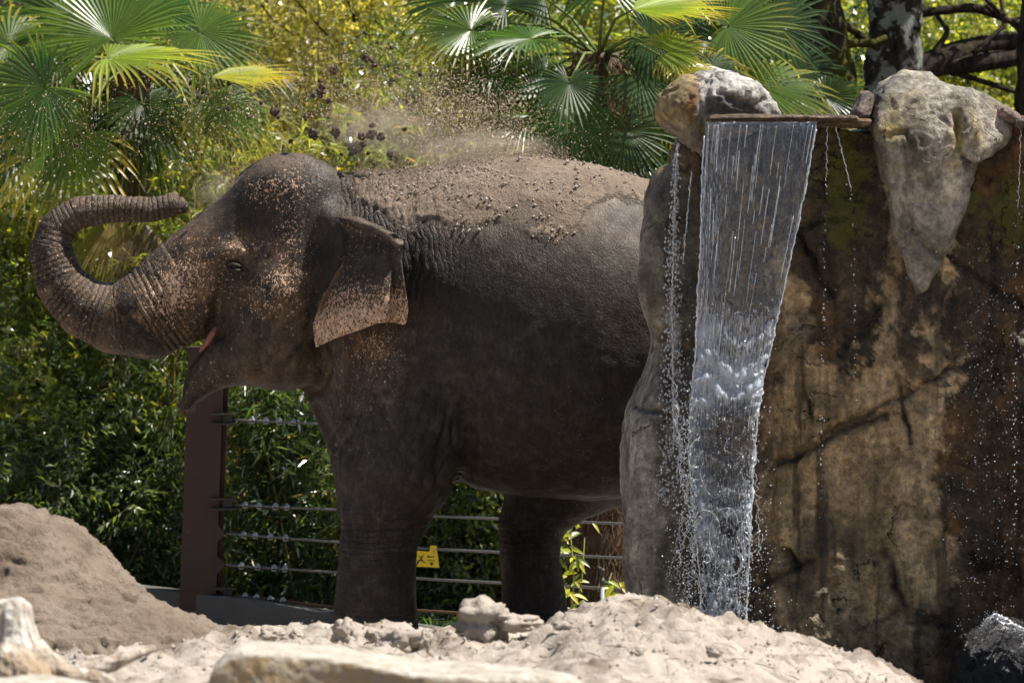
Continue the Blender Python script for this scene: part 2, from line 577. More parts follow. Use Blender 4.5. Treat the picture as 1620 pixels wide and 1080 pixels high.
    ontr = sst(0.10, 0.02, np.abs(best)) * sst(cum[1] + .02, cum[2] + .05, S) * (py < 600)
    ring = ontr * sst(.0, .1, S - cum[2] + .1)
    D = np.zeros(len(V), np.float32)
    # trunk rings, larger towards the root, deeper on the upper side
    ph = S * 2 * math.pi / (0.040 - 0.014 * sst(cum[3], cum[9], S)) + 2.2 * noise3(V[:, 0] * 6, V[:, 1] * 6, V[:, 2] * 6)
    D -= ring * (0.0035 * (1 - np.abs(np.sin(ph * .5))) ** 2 * 2.2) * sst(cum[-1], cum[-3], S)
    # neck / shoulder vertical folds
    vert = sst(530, 560, px) * sst(760, 600, px) * sst(560, 430, py) * (np.abs(V[:, 1]) > .02)
    phv = (V[:, 0] + 0.10 * fbm(V, 1.3, 3)) * 2 * math.pi / 0.052
    D -= vert * 0.005 * (1 - np.abs(np.sin(phv * .5))) ** 1.5 * (0.5 + 0.8 * np.clip(fbm(V, 2.5, 2, off=4) + .5, 0, 1))
    # long diagonal folds on the flank and around the elbow
    q = (V[:, 0] * 0.75 + V[:, 2] * 0.55 + 0.12 * fbm(V, 1.5, 3, off=8)) * 2 * math.pi / 0.085
    fl = sst(680, 780, px) * sst(1100, 900, px) * sst(250, 330, py) * sst(520, 400, py)
    D -= fl * 0.0012 * (1 - np.abs(np.sin(q * .5))) ** 2
    q = (V[:, 0] * 0.9 - V[:, 2] * 0.35 + 0.10 * fbm(V, 2.5, 3, off=2)) * 2 * math.pi / 0.05
    el = np.exp(-((px - 700) / 45) ** 2 - ((py - 730) / 90) ** 2) + np.exp(-((px - 548) / 28) ** 2 - ((py - 690) / 60) ** 2) * 1.2
    D -= el * 0.017 * (1 - np.abs(np.sin(q * .5))) ** 1.5
    # armpit fold between neck and shoulder
    for pl, wd, dp in (([(506, 545), (512, 590), (500, 618), (470, 628)], 9, .045), ([(500, 640), (530, 705)], 8, .014), ([(560, 660), (548, 720), (545, 800)], 9, .012), ([(505, 560), (520, 620), (560, 650)], 14, .012),
                       ([(735, 640), (745, 700), (728, 760)], 12, .03), ([(400, 566), (440, 530), (478, 500)], 5, .007), ([(408, 590), (450, 552), (490, 512)], 5, .008), ([(395, 540), (428, 512), (460, 480)], 5, .006), ([(440, 590), (470, 560), (495, 530)], 5, .007), ([(700, 780), (690, 740), (700, 690)], 6, .012), ([(770, 600), (760, 680), (740, 760)], 16, .012), ([(560, 700), (556, 780), (552, 860)], 6, .007), ([(585, 640), (575, 700), (570, 760)], 7, .007), ([(640, 300), (650, 420), (655, 560)], 24, .008), ([(636, 830), (634, 920), (630, 1000)], 5, .0),
                       ([(352, 440), (346, 480), (344, 505), (336, 520)], 9, .035), ([(335, 420), (330, 460), (345, 490), (400, 470)], 8, .008), ([(540, 300), (530, 360), (505, 450), (495, 540)], 16, .018)):
        bd = np.full(len(V), 999.0)
        for (ax, ay), (bx, by) in zip(pl[:-1], pl[1:]):
            t = np.clip(((px - ax) * (bx - ax) + (py - ay) * (by - ay)) / ((bx - ax) ** 2 + (by - ay) ** 2), 0, 1)
            bd = np.minimum(bd, np.hypot(px - ax - t * (bx - ax), py - ay - t * (by - ay)))
        D -= np.exp(-(bd / wd) ** 2) * dp * (N[:, 1] < 0.2)
    # eye region folds: rings round the eye
    re = np.hypot((px - 370) / 1.25, py - 422) + 4 * noise3(V[:, 0] * 14, V[:, 2] * 14, V[:, 1] * 3)
    em = np.exp(-((re - 22) / 16) ** 2) * (N[:, 1] < 0)
    D -= em * 0.005 * (0.5 + 0.5 * np.cos(re * 2 * math.pi / 8.5))
    # general unevenness
    D += (0.009 * (1 - sst(640, 720, px) * sst(560, 480, py)) + .002) * fbm(V, 2.2, 3) * sst(0.2, 0.5, 1 - ontr) + 0.0022 * fbm(V, 14, 3) * (1 - .7 * sst(640, 720, px) * sst(560, 480, py))
    # leg skin folds
    lg = sst(760, 840, py) * (px < 930)
    S = np.where(lg > .01, V[:, 2], S); ring = np.maximum(ring, lg * (.25 + .45 * np.exp(-((py - 850) / 40) ** 2) + .4 * np.exp(-((py - 985) / 25) ** 2)))
    D -= lg * (.002 + .005 * np.exp(-((py - 850) / 35) ** 2)) * (1 - np.abs(np.sin((V[:, 2] + .03 * fbm(V, 5, 2)) * math.pi / 0.05))) ** 2
    # sand clinging to the back
    sn = fbm(V, 3.0, 4, off=11, sc=(1, 1, 1))
    edge = np.interp(px, [560, 620, 700, 780, 860, 900, 960, 1100, 1300], [325, 345, 352, 372, 400, 372, 325, 320, 360])
    sand = 1.15 * sst(32, -30, py - edge + 42 * sn) * sst(545, 590, px) * (0.40 + 0.60 * sst(.1, .8, N[:, 2]))
    bare = np.exp(-((px - 835) / 45) ** 2 - ((py - 335) / 32) ** 2) + .85 * sst(930, 990, px) * sst(280, 320, py)
    sand = sand * (1 - .75 * np.clip(bare, 0, 1)) + 0.25 * sst(.4, .95, N[:, 2]) * (px > 340)
    lump = np.clip(fbm(V, 13, 3, off=3) * 1.4 + .1, 0, 1)
    D += sst(.45, .75, sand + .4 * (sn)) * (0.004 + 0.008 * np.clip(fbm(V, 24, 3, off=3) * 1.4 + .3, 0, 1))
    displace(me, D)
    # colour masks
    g = lambda cx, cy, sx, sy: np.exp(-((px - cx) / sx) ** 2 - ((py - cy) / sy) ** 2)
    near = (V[:, 1] < 0.05)
    spk = 0.50 * g(300, 430, 52, 55) + .55 * g(262, 470, 40, 45) + .42 * g(385, 388, 40, 18) + .44 * g(462, 390, 24, 80) + .36 * g(440, 440, 30, 20) \
        + .5 * g(415, 300, 40, 25) * .9 + .38 * g(600, 550, 34, 40) + .34 * g(420, 480, 45, 40) + .28 * g(470, 285, 40, 30) + .12 * g(560, 620, 60, 90) + 0.10 * g(330, 590, 60, 50)
    spk += 0.16 * ontr * sst(cum[3], cum[5], S)
    spk = np.clip(spk, 0, .80) * near + .05
    spk *= 1 - sst(.2, .6, sand)
    warm = np.clip(.9 * g(300, 440, 60, 70) + .9 * g(392, 388, 45, 26) + .6 * g(440, 470, 60, 90) + .5 * g(210, 500, 60, 60) + .55 * g(600, 560, 60, 60) + .5 * g(430, 590, 90, 30) + .4 * ontr, 0, 1)
    dusty = np.clip(sst(.15, .8, N[:, 2]) * .95 + .4 * sst(420, 330, py) * sst(560, 700, px) + .15 * sst(900, 1010, py) + .45 * sst(cum[6], cum[9], S) * ontr, 0, 1)
    attr(me, 'dark_skin_shade', np.clip(.85 * g(372, 436, 42, 26) + .9 * g(512, 410, 26, 60) + .7 * g(400, 350, 36, 40) + .8 * g(690, 440, 60, 90) * near + .6 * g(350, 500, 18, 40), 0, .9)); attr(me, 'sand', sand); attr(me, 'speck', spk); attr(me, 'ring', ring); attr(me, 'axis_s', S)  # dark eye and forehead skin; shade painted at ear base, behind ear, mouth fold
    attr(me, 'vert', np.clip(vert * 1.0 + .35 * sst(1000, 700, px) * sst(600, 400, py) * (px > 540) + .5 * g(500, 420, 26, 90), 0, 1)); attr(me, 'warm', warm); attr(me, 'dusty', dusty)
    return me


def build_ear(side):
    """curved leathery sheet with thickness; side -1 = near the camera"""
    nu, nv = 56, 56
    u = np.linspace(0, 1, nu); v = np.linspace(0, 1, nv)
    def cur(pts, t):
        P = np.array(pts, float); s = np.concatenate([[0], np.cumsum(np.linalg.norm(np.diff(P[:, :2], axis=0), axis=1))]); s /= s[-1]
        # smooth by resampling through a small kernel
        Q = np.stack([np.interp(t, s, P[:, k]) for k in range(P.shape[1])], 1)
        for _ in range(3):
            Q[1:-1] = (Q[:-2] + 2 * Q[1:-1] + Q[2:]) / 4
        return Q
    topc = cur([(536, 343, -.33), (560, 346, -.39), (590, 356, -.49), (618, 369, -.585), (635, 386, -.64)], u)
    botc = cur([(501, 549, -.40), (530, 535, -.50), (572, 521, -.60), (598, 511, -.65), (620, 509, -.635), (641, 514, -.62)], u)
    lef = cur([(536, 343, -.33), (556, 372, -.36), (540, 415, -.36), (514, 465, -.365), (497, 515, -.385), (501, 549, -.40)], v)
    rig = cur([(635, 386, -.64), (636, 420, -.66), (641, 460, -.665), (645, 490, -.65), (641, 514, -.62)], v)
    U, Vv = np.meshgrid(u, v, indexing='ij')
    Pt = ((1 - Vv)[..., None] * topc[:, None, :] + Vv[..., None] * botc[:, None, :] + (1 - U)[..., None] * lef[None] + U[..., None] * rig[None]
          - ((1 - U) * (1 - Vv))[..., None] * topc[0] - (U * (1 - Vv))[..., None] * topc[-1] - ((1 - U) * Vv)[..., None] * botc[0] - (U * Vv)[..., None] * botc[-1])
    flat = Pt.reshape(-1, 3)
    uu = U.ravel(); vv = Vv.ravel()
    # belly of the sheet, drapes at the rear lower edge, rolled upper rim
    yoff = -.03 * np.sin(uu * math.pi) * np.sin(vv * math.pi)
    yoff += 0.040 * np.sin((uu - .1 * vv) * 17) * sst(.55, .9, uu) * sst(.15, .7, vv)
    yoff += 0.018 * np.sin(uu * 9 + 1) * sst(.3, 1, vv)
    rim = np.exp(-(vv / .07) ** 2) * sst(.02, .3, uu)
    yoff -= .045 * rim
    flat[:, 2] += yoff
    W = np.array([PX(a, b, c * 1.0) for a, b, c in flat])
    if side > 0:
        W[:, 1] *= -1
    W = W.reshape(nu, nv, 3)
    du = np.gradient(W, axis=0); dv = np.gradient(W, axis=1)
    Nn = np.cross(du, dv); Nn /= np.linalg.norm(Nn, axis=2)[..., None] + 1e-9
    Nn = Nn * (1 if Nn[..., 1].mean() < 0 else -1)          # towards the camera side
    if side > 0: Nn = -Nn
    th = (.010 + .022 * np.exp(-(Vv / .06) ** 2) * sst(.0, .2, U)) * (0.35 + .65 * sst(0, .05, 1 - Vv)) * (0.4 + .6 * sst(0, .06, 1 - U))
    P0 = W.reshape(-1, 3)
    nz = 0.004 * fbm(P0, 9, 3) + .0015 * fbm(P0, 40, 2)
    A = P0 + Nn.reshape(-1, 3) * (th.ravel() + nz)[:, None]
    B = P0 - Nn.reshape(-1, 3) * (th.ravel())[:, None]
    i, j = np.meshgrid(np.arange(nu - 1), np.arange(nv - 1), indexing='ij'); i = i.ravel(); j = j.ravel()
    a = i * nv + j; b_ = (i + 1) * nv + j; c_ = (i + 1) * nv + j + 1; d_ = i * nv + j + 1
    Q1 = np.stack([a, b_, c_, d_], 1); Q2 = np.stack([a, d_, c_, b_], 1) + nu * nv
    bord = [k * nv for k in range(nu)] + [(nu - 1) * nv + k for k in range(1, nv)] + [k * nv + nv - 1 for k in range(nu - 2, -1, -1)] + [k for k in range(nv - 2, 0, -1)]
    bord = np.array(bord); nb = np.roll(bord, -1)
    Q3 = np.stack([bord, bord + nu * nv, nb + nu * nv, nb], 1)
    me = raw_mesh('ear', np.concatenate([A, B]), np.concatenate([Q1, Q2, Q3]))
    # pale lower border
    dl = vv + .07 * np.sin(uu * 5) + .10 * noise3(uu * 6, vv * 6, vv * 0)
    spk = .25 + .85 * sst(.47, 1.02, dl) + .30 * sst(.55, .95, uu) * sst(.35, .7, vv) - .2 * np.exp(-((uu - .62) / .25) ** 2 - ((vv - .38) / .2) ** 2)
    spk = np.clip(spk, .05, .98)
    two = lambda a: np.concatenate([a, a])
    z = np.zeros(nu * nv)
    attr(me, 'sand', two(rim * .25)); attr(me, 'speck', two(spk)); attr(me, 'ring', two(z)); attr(me, 'axis_s', two(z))
    attr(me, 'vert', two(z + .15)); attr(me, 'dots', two(1.0 - .0 * z)); attr(me, 'warm', two(.4 * sst(.3, .8, vv))); attr(me, 'dusty', two(z + .1 + .6 * rim))
    return me


def hair_strands(n, root, length, r=0.0012):
    mb = MB()
    for k in range(n):
        p, d = root()
        L = length * random.uniform(.5, 1)
        pts = [p]
        for i in range(3):
            d = d + np.array([0, 0, -.35]) + rng.normal(size=3) * .12
            d = d / np.linalg.norm(d)
            pts.append(pts[-1] + d * L / 3)
        mb.tube(pts, [r, r * .9, r * .7, r * .2], 3, caps=False)
    return mb


elephant = thing('elephant', (0, 0, 0), 'large dark grey elephant curling its trunk over its head to throw sand on its back', 'elephant')
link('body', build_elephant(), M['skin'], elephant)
for s in (-1, 1):
    e = link('ear', build_ear(s), M['skin'], elephant)
    tag(e, 'near ear with folded top rim and pale pink speckled lower edge' if s < 0 else 'far ear on the side turned away')


def uv_ball(c, r, seg=16, rings=10, sc=(1, 1, 1)):
    V = []; F = []
    for i in range(rings + 1):
        th = math.pi * i / rings
        for j in range(seg):
            ph = 2 * math.pi * j / seg
            V.append((c[0] + r * sc[0] * math.sin(th) * math.cos(ph), c[1] + r * sc[1] * math.sin(th) * math.sin(ph), c[2] + r * sc[2] * math.cos(th)))
    for i in range(rings):
        for j in range(seg):
            F.append((i * seg + j, (i + 1) * seg + j, (i + 1) * seg + (j + 1) % seg, i * seg + (j + 1) % seg))
    return V, F


for s in (-1, 1):
    c = PX(371, 423, s * .262)
    V_, F_ = uv_ball(c, .020, sc=(1.1, 1, .7)); mb = MB(); mb.add(V_, F_); mb.build('eye', M['eye'], elephant)
    # lids: two wrinkled arcs over and under the eyeball
    for up in (1, -1):
        pts = []
        for t in np.linspace(-1, 1, 9):
            pts.append(c + np.array([t * .043, s * (.022 - .018 * t * t), up * (.0095 * (1 - t * t) + .005) - .008 * t]))
        mb = MB(); mb.tube(pts, [.004, .008, .010, .011, .011, .011, .010, .008, .004], 8)
        me = mb.mesh('eyelid')
        nv_ = len(me.vertices)
        for nm, val in (('sand', 0), ('speck', 0), ('ring', 0), ('axis_s', 0), ('vert', 0), ('warm', .3), ('dusty', 0), ('dark_skin_shade', .95)):
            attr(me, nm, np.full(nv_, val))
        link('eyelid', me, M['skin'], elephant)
# pink corner of the mouth and tongue
mb = MB()
mb.tube([PX(342, 517, -.225), PX(337, 527, -.212), PX(328, 541, -.186), PX(316, 556, -.15)], [.006, .018, .019, .006], 9)
mb.build('tongue', M['mouth'], elephant)


def ear_root():
    t = random.random()
    p = PX(549 - 34 * t + random.uniform(-3, 3), 408 + 62 * t, -.385 - .005 * t + random.uniform(-.01, .01))
    return p, np.array([-.45 + random.uniform(-.2, .2), -.25, -.75])


hair_strands(330, ear_root, .13, .0016).build('ear_hair', M['hair'], elephant)['kind'] = 'stuff'


def crown_root():
    x = random.uniform(370, 560); y = np.interp(x, [365, 400, 440, 500, 545, 575], [270, 252, 241, 243, 262, 276]) + 6
    p = PX(x, y, random.uniform(-.14, .14))
    return p, np.array([random.uniform(-.3, .3), random.uniform(-.3, .1), 1.7])


hair_strands(420, crown_root, .035, .0008).build('head_hair', M['hair'], elephant)['kind'] = 'stuff'


def chin_root():
    t = random.random()
    return PX(286 + 24 * t, 648 - 10 * t, random.uniform(-.02, .02)), np.array([random.uniform(-.5, .2), random.uniform(-.2, .2), -1.0])


hair_strands(60, chin_root, .05, .0009).build('chin_hair', M['hair'], elephant)['kind'] = 'stuff'
# crumbs of sand lying on the back
bm_ = bpy.data.objects['body'].data; bv = coords(bm_); bn = normals(bm_)
bs = np.empty(len(bv), np.float32); bm_.attributes['sand'].data.foreach_get('value', bs)
ok = np.where((bs > .35) & (bn[:, 1] < .35))[0]
ok = ok[rng.integers(0, len(ok), 4200)]
clu = fbm(bv[ok], 6, 3, off=5) > -.02
ok = ok[clu]
cr_ = .002 + .009 * rng.random(len(ok)) ** 5
SAND_ON_BACK = (bv[ok] + bn[ok] * cr_[:, None] * .5 + rng.normal(size=(len(ok), 3)) * .006, cr_)
# toe nails on the four feet
for (x, y, Yc, r) in ((590, 1026, -.36, .225), (604, 1002, .35, .205), (848, 1003, .33, .205), (1150, 1030, -.36, .21)):
    c = PX(x, y, Yc)
    for a in (100, 140, 180, 220, 260):
        a = math.radians(a)
        mb = MB(); V_, F_ = uv_ball((c[0] + math.cos(a) * r, c[1] + math.sin(a) * r, .05), .04, 10, 6, (.5, .8, 1)); mb.add(V_, F_)
        mb.build('toenail', M['nail'], elephant)
# tail tuft
hair_strands(60, lambda: (PX(1345 + random.uniform(-4, 4), 846, random.uniform(-.02, .02)), np.array([random.uniform(-.15, .15), random.uniform(-.15, .15), -1.0])), .3, .0015).build('tail_tuft', M['eye'], elephant)
#@@END_ELEPHANT
#@@ROCKS
# ------------------------------------------------------------------ rocks of the waterfall
def mat_rock(name, bumpd=0.012, scale=1.0):
    b = NB(name)
    t = b.at('tint', True); wet = b.at('wet'); moss = b.at('moss')
    n1 = b.noise(5 * scale, 8, 0.68); n2 = b.noise(26 * scale, 7, 0.72); n3 = b.noise(110 * scale, 5, 0.7)
    streak = b.n('TexNoise', i_Vector=b.map(b.obj(), (14, 14, 2.2)), i_Scale=1.0, i_Detail=8.0, i_Roughness=0.65).outputs[0]
    k = b.math('MULTIPLY', b.ramp(n1, 0.3, 0.7, 0.5, 1.6), b.ramp(n2, 0.28, 0.7, 0.5, 1.6))
    k = b.math('MULTIPLY', k, b.ramp(streak, 0.35, 0.65, 0.72, 1.22))
    col = b.mix(1.0, t, b.n('CombineColor', i_0=k, i_1=k, i_2=k).outputs[0], 'MULTIPLY')
    # pale mineral specks and dark pits
    col = b.mix(b.math('MULTIPLY', b.ramp(n3, 0.62, 0.76), 0.35), col, (0.42, 0.37, 0.30))
    col = b.mix(b.math('MULTIPLY', b.ramp(b.noise(60 * scale, 4, 0.7), 0.44, 0.30), 0.65), col, (0.018, 0.013, 0.010))
    col = b.mix(b.math('MULTIPLY', b.ramp(b.math('ADD', b.math('MULTIPLY', b.math('ADD', n2, n1), 0.5), b.math('MULTIPLY', moss, 0.24)), 0.58, 0.70), b.ramp(moss, 0.05, 0.3)), col,
                b.mix(n3, (0.020, 0.028, 0.004), (0.16, 0.15, 0.02)))
    nz = b.n('TexNoise', i_Vector=b.obj(), i_Scale=4.0, i_Detail=5.0, i_Roughness=0.65)
    sc_ = b.n('VectorMath', operation='SCALE'); b.set(sc_.inputs[0], nz.outputs['Color']); sc_.inputs['Scale'].default_value = 0.30
    wv = b.n('VectorMath', operation='ADD'); b.set(wv.inputs[0], b.obj()); b.set(wv.inputs[1], sc_.outputs[0])
    hair = b.ramp(b.vor(3.1 * scale, 'DISTANCE_TO_EDGE', wv.outputs[0]), 0.0, 0.014)
    hair = b.math('MAXIMUM', hair, b.ramp(b.noise(2.2, 3), .42, .47))
    col = b.mix(hair, (0.012, 0.010, 0.008), col)
    h = b.math('ADD', b.math('MULTIPLY', n1, 2.6), b.math('MULTIPLY', n2, 1.6))
    h = b.math('ADD', h, b.math('MULTIPLY', hair, 1.6))
    h = b.math('ADD', h, b.math('MULTIPLY', n3, 0.9))
    h = b.math('ADD', h, b.math('MULTIPLY', streak, b.math('MULTIPLY', wet, 0.8)))
    r = b.ramp(wet, 0.0, 1.0, 0.82, 0.24)
    return b.fin(col, b.math('MULTIPLY', r, b.ramp(n2, 0.3, 0.7, 0.8, 1.2)), b.bump(h, 0.9, bumpd), 0.5)


M['rock'] = mat_rock('weathered_rock')


def poly_dist(px, py, pl):
    bd = np.full(len(px), 999.0)
    for (ax, ay), (bx, by) in zip(pl[:-1], pl[1:]):
        t = np.clip(((px - ax) * (bx - ax) + (py - ay) * (by - ay)) / ((bx - ax) ** 2 + (by - ay) ** 2), 0, 1)
        bd = np.minimum(bd, np.hypot(px - ax - t * (bx - ax), py - ay - t * (by - ay)))
    return bd


def inpoly(px, py, poly):
    c = np.zeros(len(px), bool); n = len(poly)
    for i in range(n):
        x1, y1 = poly[i]; x2, y2 = poly[(i + 1) % n]
        cond = (y1 > py) != (y2 > py)
        c ^= cond & (px < (x2 - x1) * (py - y1) / (y2 - y1 + 1e-9) + x1)
    return c


def soft_poly(px, py, poly, w):
    d = poly_dist(px, py, poly + [poly[0]])
    return sst(-w, w, np.where(inpoly(px, py, poly), d, -d))


def vpx(V):
    s = FPX / (CAM_D + V[:, 1])
    return V[:, 0] * s + 810, 424 - (V[:, 2] - CAM_H) * s


def lerpc(c, col, m):
    return c * (1 - m[:, None]) + np.array(col)[None, :] * m[:, None]


YC = -1.95


def profile_block(G, st, yf, yb, n=3.2, Yref=None):
    """block whose left and right edges follow the rows (py, xl, xr)"""
    X, Y, Z = G
    Yref = yf if Yref is None else Yref
    st = np.array(st, float)
    s = (CAM_D + Yref) / FPX
    z = CAM_H + (424 - st[:, 0]) * s; xl = (st[:, 1] - 810) * s; xr = (st[:, 2] - 810) * s
    o = np.argsort(z); z1 = Z[0, 0, :]
    L = np.interp(z1, z[o], xl[o]); R = np.interp(z1, z[o], xr[o])
    for _ in range(2):
        L = np.convolve(np.pad(L, 2, mode='edge'), np.ones(5) / 5, 'valid'); R = np.convolve(np.pad(R, 2, mode='edge'), np.ones(5) / 5, 'valid')
    c = ((L + R) / 2)[None, None, :]; w = ((R - L) / 2)[None, None, :]
    yc, hy = (yf + yb) / 2, (yb - yf) / 2
    k = (np.abs((X - c) / w) ** n + np.abs((Y - yc) / hy) ** n) ** (1 / n)
    d = (k - 1) * np.minimum(w, hy)
    ztop = z.max()
    return d, ztop


def rock_common(me, px, py, base, wet, moss):
    attr(me, 'tint', base, 'FLOAT_COLOR'); attr(me, 'wet', np.clip(wet, 0, 1)); attr(me, 'moss', np.clip(moss, 0, 1))


def add_cracks(V, N, px, py, cracks):
    D = np.zeros(len(V)); K = np.zeros(len(V))
    jx = 6 * noise3(V[:, 0] * 9, V[:, 1] * 9, V[:, 2] * 9) + 3 * noise3(V[:, 0] * 30, V[:, 1] * 30, V[:, 2] * 30)
    jy = 6 * noise3(V[:, 0] * 9 + 50, V[:, 1] * 9, V[:, 2] * 9) + 3 * noise3(V[:, 0] * 30 + 9, V[:, 1] * 30, V[:, 2] * 30)
    for pl, w, dp in cracks:
        d = poly_dist(px + jx, py + jy, pl)
        w = w * 1.25; m = np.exp(-(d / w) ** 2) * (N[:, 1] < 0.1) * (.55 + .9 * np.clip(noise3(V[:, 0] * 5, V[:, 1] * 5, V[:, 2] * 5) + .5, 0, 1))
        D -= m * dp * 1.4; K = np.maximum(K, m)
    return D, K


def build_cliff():
    vox = 0.026
    lo = (0.78, -2.35, -0.45); hi = (2.95, -0.80, 2.78)
    G = grid_pts(lo, hi, vox); X, Y, Z = G
    zl = PX(0, 199, -1.95)[2]
    d, _ = profile_block(G, [(180, 1205, 1760), (400, 1180, 1760), (640, 1160, 1765), (900, 1165, 1770), (1150, 1160, 1775)], -1.98, -0.95, 4.0)
    d = np.maximum(d, Z - zl)
    # back wall closing the gap behind the curtain
    d = smin(d, rbox(G, (.80, -1.78, -.5), (1.5, -.98, PX(0, 215, -1.7)[2]), .05), .06)
    # a broad prow under the capstone, hollows beside it
    for pts, r in (([PX(1455, 330, -1.87), PX(1450, 620, -1.86), PX(1430, 1100, -1.84)], [.20, .15, .12]),
                   ([PX(1290, 560, -1.86), PX(1290, 1100, -1.84)], [.15, .20]),
                   ([PX(1615, 230, -1.9), PX(1640, 700, -1.95), PX(1640, 1100, -1.9)], [.12, .14, .2])):
        d = smin(d, chain(G, pts, r), 0.12)
    for pts, r in (([PX(1350, 150, -2.12), PX(1365, 420, -2.08), PX(1345, 560, -2.12)], [.10, .10, .03]),
                   ([PX(1545, 260, -2.12), PX(1535, 700, -2.12), PX(1520, 1000, -2.15)], [.10, .10, .08]),
                   ([PX(1445, 500, -2.22), PX(1442, 600, -2.2)], [.09, .05])):
        d = -smin(-d, chain(G, pts, r), 0.09)
    me = from_sdf('cliff', np.maximum(d, -.44 - Z + .02), lo, vox, 1)
    V = coords(me); N = normals(me); px, py = vpx(V)
    cracks = [([(1255, 355), (1275, 395), (1295, 430), (1315, 465)], 5, .035), ([(1262, 360), (1300, 350), (1335, 345)], 4, .02), ([(1225, 735), (1300, 705), (1345, 675), (1400, 655)], 5, .035),
              ([(1335, 560), (1380, 500), (1400, 470)], 5, .02), ([(1500, 400), (1560, 450), (1610, 480)], 4, .02), ([(1240, 870), (1258, 895)], 6, .03),
              ([(1195, 930), (1245, 905), (1290, 890)], 4, .02), ([(1300, 690), (1380, 650), (1480, 600), (1540, 570)], 4, .02), ([(1420, 590), (1425, 640), (1440, 700)], 4, .02),
              ([(1400, 870), (1440, 985), (1490, 985)], 5, .02), ([(1270, 600), (1285, 660), (1280, 700)], 4, .015), ([(1540, 880), (1555, 900), (1575, 895)], 8, .03), ([(1350, 1000), (1420, 970), (1480, 975)], 4, .015)]
    D, K = add_cracks(V, N, px, py, cracks)
    D += 0.034 * fbm(V, 1.6, 3, off=3, sc=(1.4, 1.4, .7)) + 0.034 * (ridged(V, 3.2, 4, off=5) - .5) + 0.013 * fbm(V, 12, 4, gain=.65, off=2)
    D += 0.022 * np.round(fbm(V, 2.6, 3, off=9) * 3) / 3 + 0.012 * np.round(fbm(V, 6.5, 3, off=19, sc=(1, 1, .7)) * 3) / 3 * (1 - .4 * sst(1230, 1190, px))
    displace(me, D)
    n = fbm(V, 1.5, 4, off=21, sc=(1.5, 1.5, .5)); n2 = fbm(V, 5, 4, gain=.65, off=2); n3 = fbm(V, 16, 4, gain=.7, off=6); qx = px + 26 * n2 + 16 * n3; qy = py + 30 * n + 30 * n3
    base = np.tile(np.array([.36, .25, .13]), (len(V), 1))
    base = lerpc(base, (.50, .365, .20), sst(-.2, .5, n))
    dark = np.maximum(soft_poly(qx, qy, [(1195, 180), (1400, 180), (1420, 470), (1390, 560), (1330, 600), (1290, 520), (1250, 390), (1190, 360)], 10),
                      soft_poly(qx, qy, [(1530, 180), (1800, 180), (1800, 1120), (1470, 1120), (1490, 900), (1480, 720), (1500, 600), (1495, 450)], 10))
    dark = np.maximum(dark, .85 * soft_poly(qx, qy, [(1400, 420), (1495, 430), (1468, 560), (1440, 625), (1412, 560)], 7))
    dark = np.maximum(dark, .75 * sst(880, 1060, qy) * sst(1200, 1300, qx + 60 * n))
    dark = np.maximum(dark, .8 * soft_poly(qx, qy, [(1285, 790), (1400, 810), (1380, 960), (1230, 990), (1240, 900)], 30) * .6)
    dark = np.maximum(dark, .9 * sst(1228, 1196, qx) * sst(1, 0, (qy > 1200)))
    dark = np.clip(dark * (1 - .22 * sst(.05, .5, n3)) + .20 * sst(.1, .5, n2) + .16 * sst(.2, .4, n3), 0, 1)
    tan = soft_poly(qx, qy, [(1390, 430), (1425, 470), (1420, 620), (1400, 700), (1380, 560)], 8) + soft_poly(qx, qy, [(1470, 500), (1500, 470), (1500, 700), (1450, 760), (1460, 600)], 8)
    base = lerpc(base, (.030, .019, .010), dark * .93)
    base = lerpc(base, (.48, .35, .20), np.clip(tan, 0, 1) * .8)
    base = lerpc(base, (.11, .055, .018), np.exp(-((qx - 1610) / 14) ** 2) * .7)
    stn = fbm(V, 3.2, 4, gain=.6, off=33, sc=(3.2, 3.2, .22))
    base = lerpc(base, (.022, .015, .009), sst(.22, .50, stn) * .7)
    base = lerpc(base, (.46, .34, .20), sst(.15, .45, -stn) * (1 - dark) * .6)
    base = lerpc(base, (.16, .075, .022), sst(.1, .5, fbm(V, 2.2, 3, off=50)) * .5 * dark)
    base = lerpc(base, (.012, .010, .008), K * .75)
    mossm = np.exp(-((px - 1335) / 45) ** 2 - ((py - 290) / 95) ** 2) * 1.1 + np.exp(-((px - 1325) / 18) ** 2 - ((py - 375) / 18) ** 2) + .8 * np.exp(-((px - 1600) / 40) ** 2 - ((py - 330) / 90) ** 2) + .7 * np.exp(-((px - 1535) / 14) ** 2 - ((py - 320) / 30) ** 2)
    mossm += .9 * sst(.6, .9, N[:, 2]) * sst(-2.0, -1.4, V[:, 1])
    rock_common(me, px, py, base, dark * .95 + .08, mossm)
    return me


cliff = link('rock_cliff', build_cliff(), M['rock'])
tag(cliff, 'wet brown rock wall right of the falling water, with dark stains and cracks', 'rock wall')


